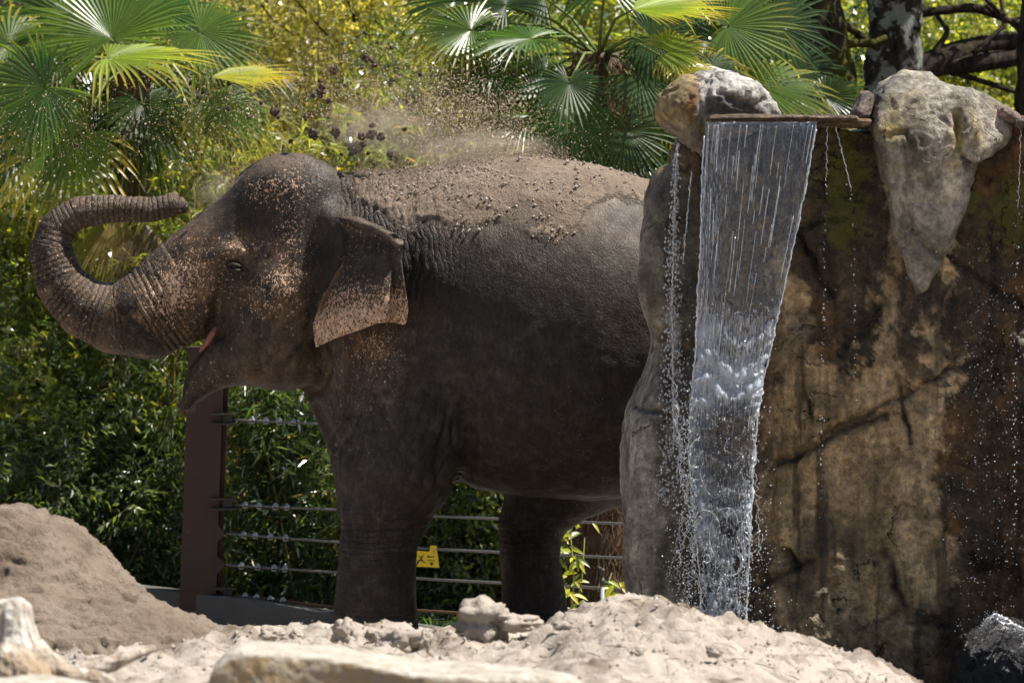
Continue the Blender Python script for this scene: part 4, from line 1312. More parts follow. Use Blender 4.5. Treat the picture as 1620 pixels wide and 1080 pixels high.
def sandz(x, y):
    """height of the ground; y from -9 (near) to the fence"""
    P = np.stack([x, y, np.zeros_like(x)], 1)
    d = CAM_D + y
    # bank in front of the elephant
    crest_px = lambda a, dd: CAM_H + (424 - a) / FPX * dd
    xs = x / 12.8 * FPX + 810
    cz = np.interp(xs, [-200, 300, 400, 540, 600, 700, 800, 860, 900, 960, 1000, 1040, 1100, 1200, 1300, 1380, 1440, 1600, 1900],
                   [1020, 1010, 1003, 1000, 1004, 1012, 1010, 1000, 978, 954, 949, 952, 966, 992, 1025, 1052, 1085, 1150, 1200])
    H = crest_px(cz, 12.8)
    back = sst(-5.2, -2.7, y)
    z = H * (1 - back) + (-.02) * back
    # towards the camera the bank stays high and flattens
    near = sst(-5.5, -8.5, y)
    z = z * (1 - near) + np.minimum(z, crest_px(1035 + 0 * x, 10.2) - .02) * near
    # the mound rises from a lower apron at its right front
    front = sst(-5.3, -6.6, y) * sst(850, 1000, xs) * 0.10
    z = z - front
    z -= 0.12 * sst(-9, -12, y)
    # dug, lumpy surface
    lumpy = np.exp(-((y + 5.4) / 1.2) ** 2)
    z += .030 * fbm(P, 1.7, 3) + lumpy * .045 * np.clip(fbm(P, 3.2, 3, off=5), -.5, 1) + (.3 + lumpy) * .028 * np.clip(fbm(P, 8, 4, gain=.65, off=3), -.3, 1) + .012 * fbm(P, 20, 4, gain=.7)
    fp = fbm(P, 5.0, 2, off=40)
    z -= .030 * sst(.25, .5, fp) * sst(-2.5, -4, y)
    big = sst(900, 1000, xs) * lumpy
    z += big * .030 * (ridged(P, 5.5, 3, off=8) - .6)
    # lower ground behind the elephant
    z = np.where(y > 1.2, z - .42 * sst(1.2, 3.4, y), z)
    return z


def heightfield(name, xs, ys, zf, mat, extra=None):
    X, Y = np.meshgrid(xs, ys, indexing='ij'); n, m = X.shape
    z = zf(X.ravel(), Y.ravel())
    i, j = np.meshgrid(np.arange(n - 1), np.arange(m - 1), indexing='ij'); i = i.ravel(); j = j.ravel()
    Q = np.stack([i * m + j, (i + 1) * m + j, (i + 1) * m + j + 1, i * m + j + 1], 1)
    me = raw_mesh(name, np.stack([X.ravel(), Y.ravel(), z], 1), Q)
    attr(me, 'damp', np.zeros(n * m) if extra is None else extra(X.ravel(), Y.ravel(), z))
    return link(name, me, mat)


def axis(pts):
    """piecewise spacing: [(start, step), ..., end]"""
    out = []
    for (a, st), nx in zip(pts[:-1], pts[1:]):
        b = nx[0] if isinstance(nx, tuple) else nx
        out.append(np.arange(a, b - 1e-6, st))
    out.append([pts[-1]])
    return np.concatenate(out)


def far_ground(x, y):
    z = sandz(x, np.minimum(y, 7.5))
    P = np.stack([x, y, 0 * x], 1)
    hill = sst(7, 26, y) * 9.0 + sst(24, 120, y) * 10 + .25 * fbm(P, .35, 3) * sst(5, 9, y)
    side = sst(6, 40, np.abs(x)) * 3.0
    return z + hill + side * sst(-20, 5, y) - .25 * sst(-12, -30, y)


tag(heightfield('ground', axis([(-90., 6.), (-18., 1.0), (-3.2, .1), (-2.3, .018), (2.3, .1), (3.4, 1.0), (18., 6.), 90.]), axis([(-60., 6.), (-14., .3), (-9.6, .06), (-8.6, .03), (-7.4, .018), (-3.6, .045), (-2., .12), (2.4, .25), 5.4]), far_ground, M['sand'],
                lambda x, y, z: np.clip(sst(3.0, 4.2, y) + .9 * sst(1.1, 1.7, x) * sst(-4.2, -3.4, y) + .55 * sst(.12, .5, fbm(np.stack([x, y, z], 1), 2.6, 4, off=90)) + .5 * sst(.25, .5, fbm(np.stack([x, y, z], 1), 11, 3, off=95)), 0, 1)), kind='structure')

M['humus'] = mat_sand('leaf_litter', (.022, .018, .010), (.04, .032, .016), (.012, .016, .006), .05)
tag(heightfield('hillside', axis([(-90., 6.), (-12., .6), (12., 6.), 90.]), axis([(5.3, .3), (14., .8), (40., 6.), 130.]), far_ground, M['humus']), kind='structure')

# left mound of packed soil
def f(G):
    d = chain(G, [PX(-160, 900, -4.4), PX(20, 905, -4.5), PX(75, 925, -4.6), PX(170, 985, -4.7)], [.30, .255, .235, .15], [.5, .5, .45, .35])
    d = smin(d, chain(G, [PX(130, 960, -4.6), PX(250, 1010, -4.8), PX(390, 1040, -5.0)], [.20, .125, .07], [.4, .4, .3]), .08)
    d = smin(d, chain(G, [PX(-100, 1050, -5.2), PX(260, 1060, -5.3)], [.30, .16], [.45, .35]), .15)
    return d


G_lo, G_hi, vx = (-2.85, -6.1, .35), (-.75, -3.7, 1.35), .022
Gm = grid_pts(G_lo, G_hi, vx)
me = from_sdf('mound', f(Gm), G_lo, vx, 1)
V = coords(me); N = normals(me); px, py = vpx(V)
D, K = add_cracks(V, N, px, py, [([(45, 803), (60, 825), (95, 815)], 4, .012)])
pits = np.clip(fbm(V, 9, 2, off=3) - .28, 0, 1) * sst(870, 940, py) + np.clip(fbm(V, 20, 2, off=7) - .25, 0, 1) * .5 * sst(900, 960, py)
D += .030 * fbm(V, 2.4, 3, off=2) + .022 * (ridged(V, 6, 4, off=5) - .5) + .009 * fbm(V, 22, 3, gain=.7) + .014 * np.round(fbm(V, 4, 3, off=8) * 3) / 3 - .08 * pits
D += .006 * np.sin((V[:, 2] + .12 * V[:, 0] + .04 * fbm(V, 3, 2)) * 2 * math.pi / .06) * sst(150, 60, px)
displace(me, D)
damp = np.clip(.75 * sst(-.1, .5, fbm(V, 2.2, 3, off=6)) * sst(1010, 900, py + 0 * px) * sst(230, 120, px), 0, 1)
attr(me, 'damp', damp * .6)
tag(link('soil_mound', me, M['soil']), 'brown packed soil mound sloping down to the right, behind the bleached stump', 'mound', kind='structure')


def mat_limestone():
    b = NB('foreground_rock')
    n1 = b.noise(3.0, 7, .65); n2 = b.noise(16, 7, .7); n3 = b.noise(70, 5, .7)
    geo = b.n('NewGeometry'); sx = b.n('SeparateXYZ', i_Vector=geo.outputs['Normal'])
    lich = b.ramp(b.math('ADD', n2, b.math('MULTIPLY', n1, .5)), .66, .92)
    col = b.mix(b.ramp(n1, .35, .65), (.44, .40, .34), (.54, .50, .44))
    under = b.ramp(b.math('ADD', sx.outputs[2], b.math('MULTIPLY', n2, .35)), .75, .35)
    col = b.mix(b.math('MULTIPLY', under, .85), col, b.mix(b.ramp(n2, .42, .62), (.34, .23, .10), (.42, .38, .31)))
    col = b.mix(b.math('MULTIPLY', lich, .55), col, (.20, .15, .08))
    col = b.mix(b.math('MULTIPLY', b.ramp(n3, .63, .74), .6), col, (.06, .05, .04))
    return b.fin(col, .85, b.bump(b.math('ADD', b.math('MULTIPLY', n2, 2.), n3), .8, .012), .3)


M['lime'] = mat_limestone()


def plain_rock(name, f, lo, hi, vox, mat, amp, lab, cat, seed=0, damp=None, ch=4.0):
    me = from_sdf(name, f(grid_pts(lo, hi, vox)), lo, vox, 1)
    V = coords(me)
    displace(me, amp * (ridged(V, ch, 4, off=seed) - .5) + amp * .8 * np.round(fbm(V, ch * 1.2, 3, off=seed) * 2.5) / 2.5 + .0022 * fbm(V, 34, 3))
    attr(me, 'damp', np.zeros(len(me.vertices)))
    return tag(link(name, me, mat), lab, cat)


YR = -8.0
def f(G):
    d = chain(G, [PX(402, 1058, YR), PX(520, 1078, YR), PX(700, 1098, YR), PX(880, 1112, YR)], [.085, .10, .11, .095], [.24, .30, .30, .2])
    d = smin(d, chain(G, [PX(380, 1085, YR - .1), PX(900, 1135, YR - .1)], [.09, .09], [.3, .3]), .05)
    X, Y, Z = G
    xp = X / 10.0 * FPX + 810
    zt = 2 + (424 - np.interp(xp[:, :, 0], [340, 380, 430, 520, 600, 660, 700, 860, 905, 925], [1030, 1019, 1022, 1030, 1044, 1054, 1057, 1058, 1062, 1085])) / FPX * 10.0
    d = -smin(-d, -((YR - .17 + .03 * np.sin(X * 9)) - Y), .015)
    return -smin(-d, -(Z - zt[:, :, None]), .012)
plain_rock('flat_rock', f, tuple(PX(330, 1240, YR) - [0, .5, 0]), tuple(PX(970, 990, YR) + [0, .5, .02]), .012, M['lime'], .007, 'long flat pale rock with tan front face at the bottom of the picture', 'rock', 3)
plain_rock('small_rock', lambda G: ell(G, PX(60, 1092, -8.6), (.22, .14, .035)), tuple(PX(60, 1092, -8.6) - [.3, .2, .1]), tuple(PX(60, 1092, -8.6) + [.3, .2, .1]), .010, M['lime'], .008, 'low pale rock in the bottom corner below the stump', 'rock', 5)


# bleached stump with a root running right
def mat_dead():
    b = NB('bleached_wood')
    vec = b.map(b.obj(), (30, 30, 3.2))
    g = b.n('TexNoise', i_Vector=vec, i_Scale=1.0, i_Detail=6.0, i_Roughness=.65, i_Distortion=.6).outputs[0]
    n1 = b.noise(5, 5); n2 = b.noise(45, 5, .7)
    col = b.mix(b.ramp(g, .38, .6), (.30, .25, .20), (.66, .62, .56))
    col = b.mix(b.math('MULTIPLY', b.at('damp'), b.ramp(n1, .3, .6)), col, b.mix(n2, (.20, .13, .075), (.42, .31, .20)))
    col = b.mix(b.math('MULTIPLY', b.ramp(n2, .38, .28), .8), col, (.05, .035, .025))
    return b.fin(col, .75, b.bump(b.math('ADD', b.math('MULTIPLY', g, 2.), n2), .9, .010), .35)


M['dead'] = mat_dead()
YS = -7.6
def f(G):
    X, Y, Z = G
    d = chain(G, [PX(18, 975, YS), PX(22, 1010, YS), PX(30, 1090, YS)], [.062, .074, .15], [.070, .08, .15])
    d = np.maximum(d, Z - PX(0, 946, YS)[2] + .004 * np.sin(X * 40 + 1))
    d = smin(d, chain(G, [PX(60, 1048, YS - .02), PX(110, 1072, YS - .06), PX(170, 1080, YS - .08)], [.06, .035, .03]), .035)
    d = smin(d, chain(G, [PX(20, 1060, YS - .08), PX(60, 1085, YS - .15), PX(120, 1110, YS - .2)], [.08, .05, .04]), .03)
    return d
lo = tuple(PX(-90, 1160, YS) - [0, .45, 0]); hi = tuple(PX(230, 930, YS) + [0, .3, 0])
me = from_sdf('stump', f(grid_pts(lo, hi, .010)), lo, .010, 1)
V = coords(me); N = normals(me); px, py = vpx(V)
ang = np.arctan2(V[:, 1] - YS, V[:, 0] - PX(20, 0, YS)[0])
D = .009 * (ridged(np.stack([np.cos(ang) * .3, np.sin(ang) * .3, V[:, 2] * .15], 1), 9, 3, off=2) - .5) * (N[:, 2] < .7) + .006 * fbm(V, 7, 3) + .003 * fbm(V, 40, 3)
D += .022 * (ridged(V, 9, 3, off=6) - .6) * sst(1010, 1050, py)
displace(me, D); attr(me, 'damp', sst(990, 1045, py + 10 * fbm(V, 8, 2)) * .9)
stump = tag(link('stump', me, M['dead']), 'sun-bleached white tree stump with cracked weathered wood and a spreading root', 'tree stump')


def f(G):
    return chain(G, [PX(112, 1066, YS + .1), PX(150, 1058, YS + .1), PX(195, 1042, YS + .12), PX(240, 1026, YS + .15)], [.018, .030, .024, .014], [.04, .05, .04, .02])
lo = tuple(PX(80, 1100, YS) - [0, .15, 0]); hi = tuple(PX(270, 1000, YS) + [0, .35, 0])
me = from_sdf('root', f(grid_pts(lo, hi, .008)), lo, .008, 1)
V = coords(me)
displace(me, .007 * (ridged(V, 12, 3, off=2, sc=(.3, 1, 2.5)) - .5)); attr(me, 'damp', np.full(len(V), .55))
tag(link('root', me, M['dead']), 'grooved weathered root lying on pale sand right of the stump', 'root')


# loose lumps on the bank: each one a thing of its own when it is large enough
def rough_ball(c, r, sub=3, seed=0, sc=(1, 1, 1), amp=.35):
    import bmesh
    bm = bmesh.new(); bmesh.ops.create_icosphere(bm, subdivisions=sub, radius=1.0)
    V = np.array([v.co[:] for v in bm.verts], np.float32); F = np.array([[v.index for v in f_.verts] for f_ in bm.faces], np.int32); bm.free()
    n = fbm(V + seed * 3.3, 1.1, 4, gain=.6)
    V = V * (1 + amp * n)[:, None] * np.array(sc) * r
    return V + np.array(c), F


def ground_z(x, y):
    return float(far_ground(np.array([x]), np.array([y]))[0])


lumps = [(768, 985, -5.35, .075, (1.25, 1, .95), 'large chunky sand lump standing up beside the sand pile'), (742, 978, -5.3, .032, (.8, .8, 1.3), 'small upright sand lump leaning on the left end of the large lump'),
         (818, 985, -5.4, .045, (1.6, 1, .6), 'flat sand slab tilted against the right end of the large lump'), (794, 975, -5.2, .032, (1, 1, 1), 'rounded sand lump on top of the large chunky lump'),
         (545, 1003, -5.5, .040, (1.0, .9, 1.2), 'peaked sand lump just left below the near front foot'), (632, 1018, -5.6, .050, (1.3, 1, .8), 'broad crumbly sand lump below the near front foot'),
         (672, 1016, -5.6, .034, (.7, .9, 1.3), 'narrow pointed sand lump right of the broad crumbly one'), (432, 1003, -5.4, .028, (1.4, 1, .8), 'low sand lump above the left end of the flat rock'),
         (596, 1006, -5.4, .028, (1.3, 1, .8), 'low sand lump directly in front of the near front foot'), (712, 1012, -5.5, .026, (1.2, 1, .9), 'small sand lump between the pointed and the large lumps'),
         (470, 1006, -5.45, .020, (1.2, 1, .9), 'tiny sand lump left of the peaked one'), (890, 990, -5.7, .024, (1.2, 1, .7), 'small lump half sunk in the left flank of the sand pile'),
         (1010, 1030, -6.3, .022, (1.2, 1, .7), 'small lump low on the middle of the sand pile'), (1130, 1030, -6.2, .024, (1.1, 1, .8), 'small lump on the right flank of the sand pile')]
for k, (x, y, Y, r, sc, lab) in enumerate(lumps):
    V, F = rough_ball(PX(x, y, Y), r * 1.15, 4, k + 1, sc, .5)
    me = raw_mesh('lump', V, F); attr(me, 'damp', np.zeros(len(V)))
    tag(link('sand_lump', me, M['sand']), lab, 'sand lump', 'sand lumps on the bank')
# fine crumbs all over the bank
Pc = []; Rc = []
cx = rng.uniform(-2.0, 1.6, 5200); cy = -5.6 + rng.normal(size=5200) * 1.0
cz = sandz(cx, cy)
cr = .0022 + .009 * rng.random(5200) ** 5
Vv, Tt = octa(np.stack([cx, cy, cz + cr * .4], 1), cr, rng.uniform(.7, 1.3, (5200, 3)))
Vv += rng.normal(size=Vv.shape) * .0012
me = raw_mesh('crumbs', Vv, Tt, False); attr(me, 'damp', np.zeros(len(Vv)))
tag(link('sand_crumbs', me, M['sand']), kind='stuff')
Vv, Tt = octa(SAND_ON_BACK[0], SAND_ON_BACK[1], rng.uniform(.7, 1.3, (len(SAND_ON_BACK[1]), 3)))
me = raw_mesh('sand_crumbs', Vv + rng.normal(size=Vv.shape) * .0012, Tt, False); attr(me, 'damp', np.full(len(Vv), .1))
link('sand_crumbs', me, M['sand'], elephant)['kind'] = 'stuff'
# bits of straw and twig on the sand
ns = 240; sx_ = rng.uniform(-2.0, 1.5, ns); sy_ = -5.8 + rng.normal(size=ns) * .8; sz_ = sandz(sx_, sy_) + .006
mb = MB()
for k in range(ns):
    a = random.uniform(0, 3.14); L_ = random.uniform(.01, .05); p = np.array([sx_[k], sy_[k], sz_[k]]); d_ = np.array([math.cos(a), math.sin(a), random.uniform(-.2, .4)]) * L_
    mb.tube([p - d_, p + [0, 0, .002], p + d_], [.0012, .0016, .0008], 4, random.choice([(.30, .22, .11), (.10, .07, .04), (.20, .15, .08)]), False)
STRAW_MB = mb
# pool at the foot of the fall
b = NB('pool_water'); b.fin((.02, .025, .02), .06, b.bump(b.noise(14, 4, .6), .5, .03), .5)
M['pool'] = b.m
me = raw_mesh('pool', [(.55, -3.35, .02), (3.6, -3.35, .02), (3.6, -1.6, .02), (.55, -1.6, .02)], np.array([(0, 1, 2, 3)]))
tag(link('water', me, M['pool']), kind='structure')

#@@FENCE
# ------------------------------------------------------------------ fence, kerb, sign
M['rust'] = simple('red_brown_paint', (.030, .014, .011), (.050, .025, .020), 12, .55, 60, .002, .3)
M['concrete'] = simple('weathered_concrete', (.075, .072, .068), (.13, .127, .12), 4, .9, 40, .006, .7)
M['cable'] = simple('steel_cable', (.13, .13, .125), (.20, .19, .18), 30, .5, 200, .002, .8, .5, .6)
M['rustcable'] = simple('rusty_cable', (.17, .08, .04), (.10, .06, .04), 30, .7, 200, .002, .8, .5, .4)
M['clamp'] = simple('galvanised_clamp', (.30, .31, .32), (.42, .43, .45), 30, .42, 50, .002, .2, .5, .5)
M['darkmetal'] = simple('dark_bracket', (.02, .018, .018), (.04, .035, .032), 20, .5)
fence = thing('cable_fence', PX(320, 945, 4.4), 'steel cable fence with a wide red-brown post, running behind the elephant', 'fence')
FD = lambda px: np.interp(px, [200, 350, 980, 1600], [22.9, 22.5, 20.8, 19.6]) - 18
mb = MB()
pc = PX(318, 0, FD(318)); z0, z1 = -.25, PX(0, 552, FD(318))[2]
lean = .035
for (bx, by, hx, hy) in ((-.002, -.13, .118, .010), (-.002, .13, .118, .010), (0, 0, .008, .12), (.128, 0, .012, .02)):
    Rm = np.eye(3); Rm[0, 2] = lean
    mb.box((pc[0] + bx + .02, pc[1] + by, (z0 + z1) / 2), (hx, hy, (z1 - z0) / 2), Rm)
mb.box((pc[0] + .02 + lean * (z1 - z0) / 2, pc[1], z1 + .008), (.14, .15, .008))
mb.build('post', M['rust'], fence, False)
rows = [((352, 663), (480, 669), (560, 673), 1700, 690), ((342, 797), (530, 806), (680, 816), 980, 828), ((348, 843), (530, 857), (680, 868), 980, 882), ((348, 893), (530, 905), (680, 916), 980, 931), ((345, 938), (530, 960), (680, 966), 980, 985)]
clx = [[(399, 421, 442, 464)], [(388, 410, 436, 454)], [(386, 404, 428, 452)], [(382, 408, 434, 451)], [(388, 406, 428, 448)]]
cable0 = None
for r, row in enumerate(rows):
    xs_ = np.array([row[0][0], row[1][0], row[2][0], 980 if r else 760, 1500.]); ys_ = np.array([row[0][1], row[1][1], row[2][1], row[4] if r else 676, 0])
    ys_[4] = ys_[3] + (ys_[3] - ys_[2]) / (xs_[3] - xs_[2]) * (1500 - xs_[3])
    pts = [PX(x, np.interp(x, xs_, ys_), FD(x)) for x in np.linspace(xs_[0] - 6, 1500, 60)]
    mb = MB(); mb.tube(pts, .0095, 7); cb = mb.build('cable', M['rustcable'] if r == 4 else M['cable'], fence)
    if r == 4: cb['label'] = 'rusty lowest cable'
    for cxp in clx[r][0]:
        y = np.interp(cxp, xs_, ys_); c = PX(cxp, y, FD(cxp) - .012)
        mb = MB()
        mb.tube([c + [-.012, 0, -.014], c + [-.012, -.004, .014], c + [0, -.006, .024], c + [.012, -.004, .014], c + [.012, 0, -.014]], .0055, 6)
        mb.box(c + [0, -.004, .006], (.018, .012, .008)); mb.box(c + [0, 0, -.014], (.018, .010, .004))
        mb.tube([c + [-.014, -.004, .0], c + [-.014, -.030, .004]], .006, 6); mb.tube([c + [.014, -.004, .0], c + [.014, -.030, .004]], .006, 6)
        mb.build('cable_clamp', M['clamp'], cb)
    # bracket pair on the post
    if r in (0, 1, 4):
        mb = MB()
        for dz in (-.030, .032):
            mb.box(PX(350, row[0][1], FD(350) - .06) + [0.02, 0, dz], (.085, .05, .006))
        mb.box(PX(358, row[0][1], FD(350) - .06) + [.01, 0, 0], (.03, .02, .020))
        mb.build('bracket', M['darkmetal'], fence, False)
    else:
        mb = MB(); c = PX(346, row[0][1], FD(350) - .05)
        mb.add([c + [-.02, -.01, .07], c + [-.02, -.01, -.07], c + [.035, -.01, .012], c + [.035, -.01, -.012], c + [-.02, .01, .07], c + [-.02, .01, -.07], c + [.035, .01, .012], c + [.035, .01, -.012]],
               [(0, 1, 3, 2), (4, 6, 7, 5), (0, 2, 6, 4), (1, 5, 7, 3), (2, 3, 7, 6), (0, 4, 5, 1)])
        mb.build('bracket', M['rust'], fence, False)
# concrete kerb under the fence
kx = np.linspace(120, 1300, 60); top = np.interp(kx, [120, 240, 400, 530, 730, 900, 1300], [918, 932, 949, 972, 1002, 1026, 1080])
mb = MB(); V = []; n = len(kx)
for x, ty in zip(kx, top):
    Yk = FD(x) - .16; p = PX(x, ty, Yk)
    for (dy, dz) in ((0, -1.0), (0, -.012), (.012, 0), (.24, 0), (.252, -.012), (.252, -1.0)):
        V.append(p + [0, dy, dz])
Q = [(i * 6 + k, (i + 1) * 6 + k, (i + 1) * 6 + k + 1, i * 6 + k + 1) for i in range(n - 1) for k in range(5)]
mb.add(V, Q); tag(mb.build('concrete_kerb', M['concrete'], None, False), 'low grey concrete kerb wall running under the cable fence behind the elephant', 'kerb wall')
# yellow sign hanging on the second cable down
M['yellow'] = simple('yellow_plastic', (.72, .55, .02), (.62, .46, .02), 9, .45, 20, .002, .2)
M['ink'] = simple('sign_ink', (.02, .015, .01), (.03, .02, .01), 9, .6)
sg = thing('warning_sign', PX(675, 880, FD(675) - .03), 'small yellow notched sign with a black symbol hanging on a fence cable', 'sign')
def prism(poly, Y, th, mat, name, parent):
    n = len(poly); V = [PX(a, b_, Y) for a, b_ in poly] + [PX(a, b_, Y) + [0, th, 0] for a, b_ in poly]
    bm_ = __import__('bmesh').new(); vs = [bm_.verts.new(v) for v in V]
    bm_.faces.new(vs[:n]); bm_.faces.new(vs[n:][::-1])
    for i in range(n): bm_.faces.new((vs[i], vs[(i + 1) % n], vs[n + (i + 1) % n], vs[n + i]))
    me = bpy.data.meshes.new(name); bm_.normal_update(); bm_.to_mesh(me); bm_.free()
    return link(name, me, mat, parent)
prism([(657, 870.5), (679.3, 872), (680.8, 862.5), (691, 863), (694.8, 897.5), (656, 895.5)], FD(675) - .05, .004, M['yellow'], 'board', sg)
Ys = FD(675) - .0535
for nm, poly in (('pictogram', [(658, 893), (660, 887), (664, 884.5), (665.5, 882.5), (660, 876), (664.5, 880), (666.5, 881), (669.5, 877), (670.5, 876.8), (668.2, 882), (667.2, 884), (673, 890.5), (671, 890), (666, 886.2), (663, 888), (659.5, 894.5)]),
                 ('printed_line', [(675.5, 879.5), (677.5, 878.5), (680, 880), (687.5, 879.5), (687.5, 880.8), (680, 881.2), (676, 881.4)]),
                 ('printed_line', [(676, 885.8), (688, 886.2), (688, 887), (676, 886.8)]), ('printed_line', [(680, 889.5), (684.8, 889.8), (684.8, 893.8), (681.5, 893.5)]),
                 ('printed_line', [(684.5, 871.6), (687.5, 871.8), (687.5, 872.8), (684.5, 872.6)])):
    prism(poly, Ys, .0012, M['ink'], nm, sg)
# sprinkler riser
sp = thing('sprinkler', PX(952, 950, 2.4), 'grey sprinkler pipe with a black head beside the leafy plant', 'sprinkler')
M['greypipe'] = simple('grey_pipe', (.30, .33, .34), (.36, .39, .40), 10, .5)
c = PX(953, 0, 2.2)
mb = MB(); mb.tube([(c[0], c[1], -.5), (c[0], c[1], PX(0, 925, 2.2)[2])], .012, 10); mb.build('pipe', M['greypipe'], sp)
zt = PX(0, 925, 2.2)[2]
mb = MB(); mb.tube([(c[0], c[1], zt), (c[0], c[1], zt + .035), (c[0], c[1], zt + .036), (c[0], c[1], zt + .07), (c[0], c[1], zt + .072), (c[0], c[1], zt + .10)], [.017, .017, .012, .012, .018, .012], 10)
mb.tube([(c[0], c[1], zt + .09), (c[0] - .03, c[1] - .01, zt + .11)], .007, 6); mb.build('head', M['darkmetal'], sp)
#@@END_FENCE
#@@FOLIAGE
# ------------------------------------------------------------------ vegetation
def mat_leaf(name, gloss=.14, rough=.38, trans=.58, tmul=(3.4, 3.0, 1.2)):
    b = NB(name)
    t = b.at('tint', True)
    c = b.mix(1.0, t, b.mix(b.noise(7, 3), (.75, .75, .75), (1.25, 1.25, 1.2)), 'MULTIPLY')
    df = b.n('BsdfDiffuse', i_Color=c)
    tc = b.mix(1.0, c, (*tmul,), 'MULTIPLY')
    tl = b.n('BsdfTranslucent', i_Color=tc)
    gl = b.n('BsdfGlossy', i_Color=(1, 1, 1), i_Roughness=rough)
    m1 = b.n('MixShader'); m1.inputs[0].default_value = trans; b.set(m1.inputs[1], df.outputs[0]); b.set(m1.inputs[2], tl.outputs[0])
    lw = b.n('Fresnel', i_IOR=1.45)
    m2 = b.n('MixShader'); b.set(m2.inputs[0], b.math('ADD', b.math('MULTIPLY', lw.outputs[0], gloss * 4), .02, clamp=True)); b.set(m2.inputs[1], m1.outputs[0]); b.set(m2.inputs[2], gl.outputs[0])
    b.t.links.new(m2.outputs[0], b.out.inputs[0])
    return b.m


M['leaf'] = mat_leaf('leaf')
M['palmleaf'] = mat_leaf('palm_leaf', .055, .34, .50, (3.0, 2.6, .7))
def mat_tint(name, rough=.85, scale=20, bd=.01):
    b = NB(name); t = b.at('tint', True)
    n = b.noise(scale, 6, .7)
    return b.fin(b.mix(1.0, t, b.mix(n, (.45, .45, .45), (1.5, 1.5, 1.5)), 'MULTIPLY'), rough, b.bump(n, .9, bd), .3)
M['stem'] = mat_tint('stem_bark', .7, 30, .004)


def mat_bark():
    b = NB('mossy_bark')
    v = b.map(b.obj(), (9, 9, 2.2))
    g = b.n('TexNoise', i_Vector=v, i_Scale=1.6, i_Detail=7.0, i_Roughness=.7, i_Distortion=.5).outputs[0]
    n1 = b.noise(2.2, 5, .6); n2 = b.noise(14, 6, .7)
    col = b.mix(b.ramp(g, .35, .65), (.014, .010, .008), (.075, .055, .042))
    moss = b.ramp(b.math('ADD', b.math('ADD', n1, b.math('MULTIPLY', n2, .5)), b.math('MULTIPLY', b.at('moss'), .55)), .88, 1.08)
    col = b.mix(moss, col, b.mix(n2, (.022, .026, .004), (.12, .11, .015)))
    li = b.ramp(b.math('ADD', b.noise(7.5, 5, .7), b.math('MULTIPLY', b.at('lichen'), .25)), .72, .78)
    col = b.mix(b.math('MULTIPLY', li, b.at('lichen')), col, (.36, .38, .34))
    return b.fin(col, .9, b.bump(b.math('ADD', b.math('MULTIPLY', g, 3.), n2), 1.0, .03), .2)


M['bark'] = mat_bark()


def unit(v):
    return v / (np.linalg.norm(v, axis=-1, keepdims=True) + 1e-9)


def leaves(P, D, L, W, C, fold=.25, wide=.42, up=None):
    """folded diamond leaves: base P, direction D, length L, width W, colour C"""
    n = len(P); D = unit(D)
    up = rng.normal(size=(n, 3)) * .6 + np.array([0, -.15, 1.0]) if up is None else up
    S = unit(np.cross(D, up)); Nn = np.cross(S, D)
    L = np.broadcast_to(L, (n,))[:, None]; W = np.broadcast_to(W, (n,))[:, None]
    m = P + D * L * wide
    lift = Nn * W * fold
    V = np.stack([P, m - S * W / 2 + lift, P + D * L - Nn * L * .12, m + S * W / 2 + lift], 1)
    i = np.arange(n)[:, None] * 4
    T = np.concatenate([i + [0, 2, 1], i + [0, 3, 2]])
    CC = np.repeat(C[:, None, :], 4, 1).reshape(-1, 3)
    return V.reshape(-1, 3), T, CC


def pick(cols, n, spread=.22):
    cols = np.array(cols, float)
    C = cols[rng.integers(0, len(cols), n)]
    return np.clip(C * (1 + rng.normal(size=(n, 1)) * spread), .004, .7)


DEEP = (.030, .062, .014); MIDG = (.060, .110, .022); LITE = (.115, .165, .030); YELG = (.21, .24, .035); YEL = (.42, .34, .05); STRAW = (.32, .26, .12)


def pt(p, dist):
    return PX(p[0], p[1], dist - 18)


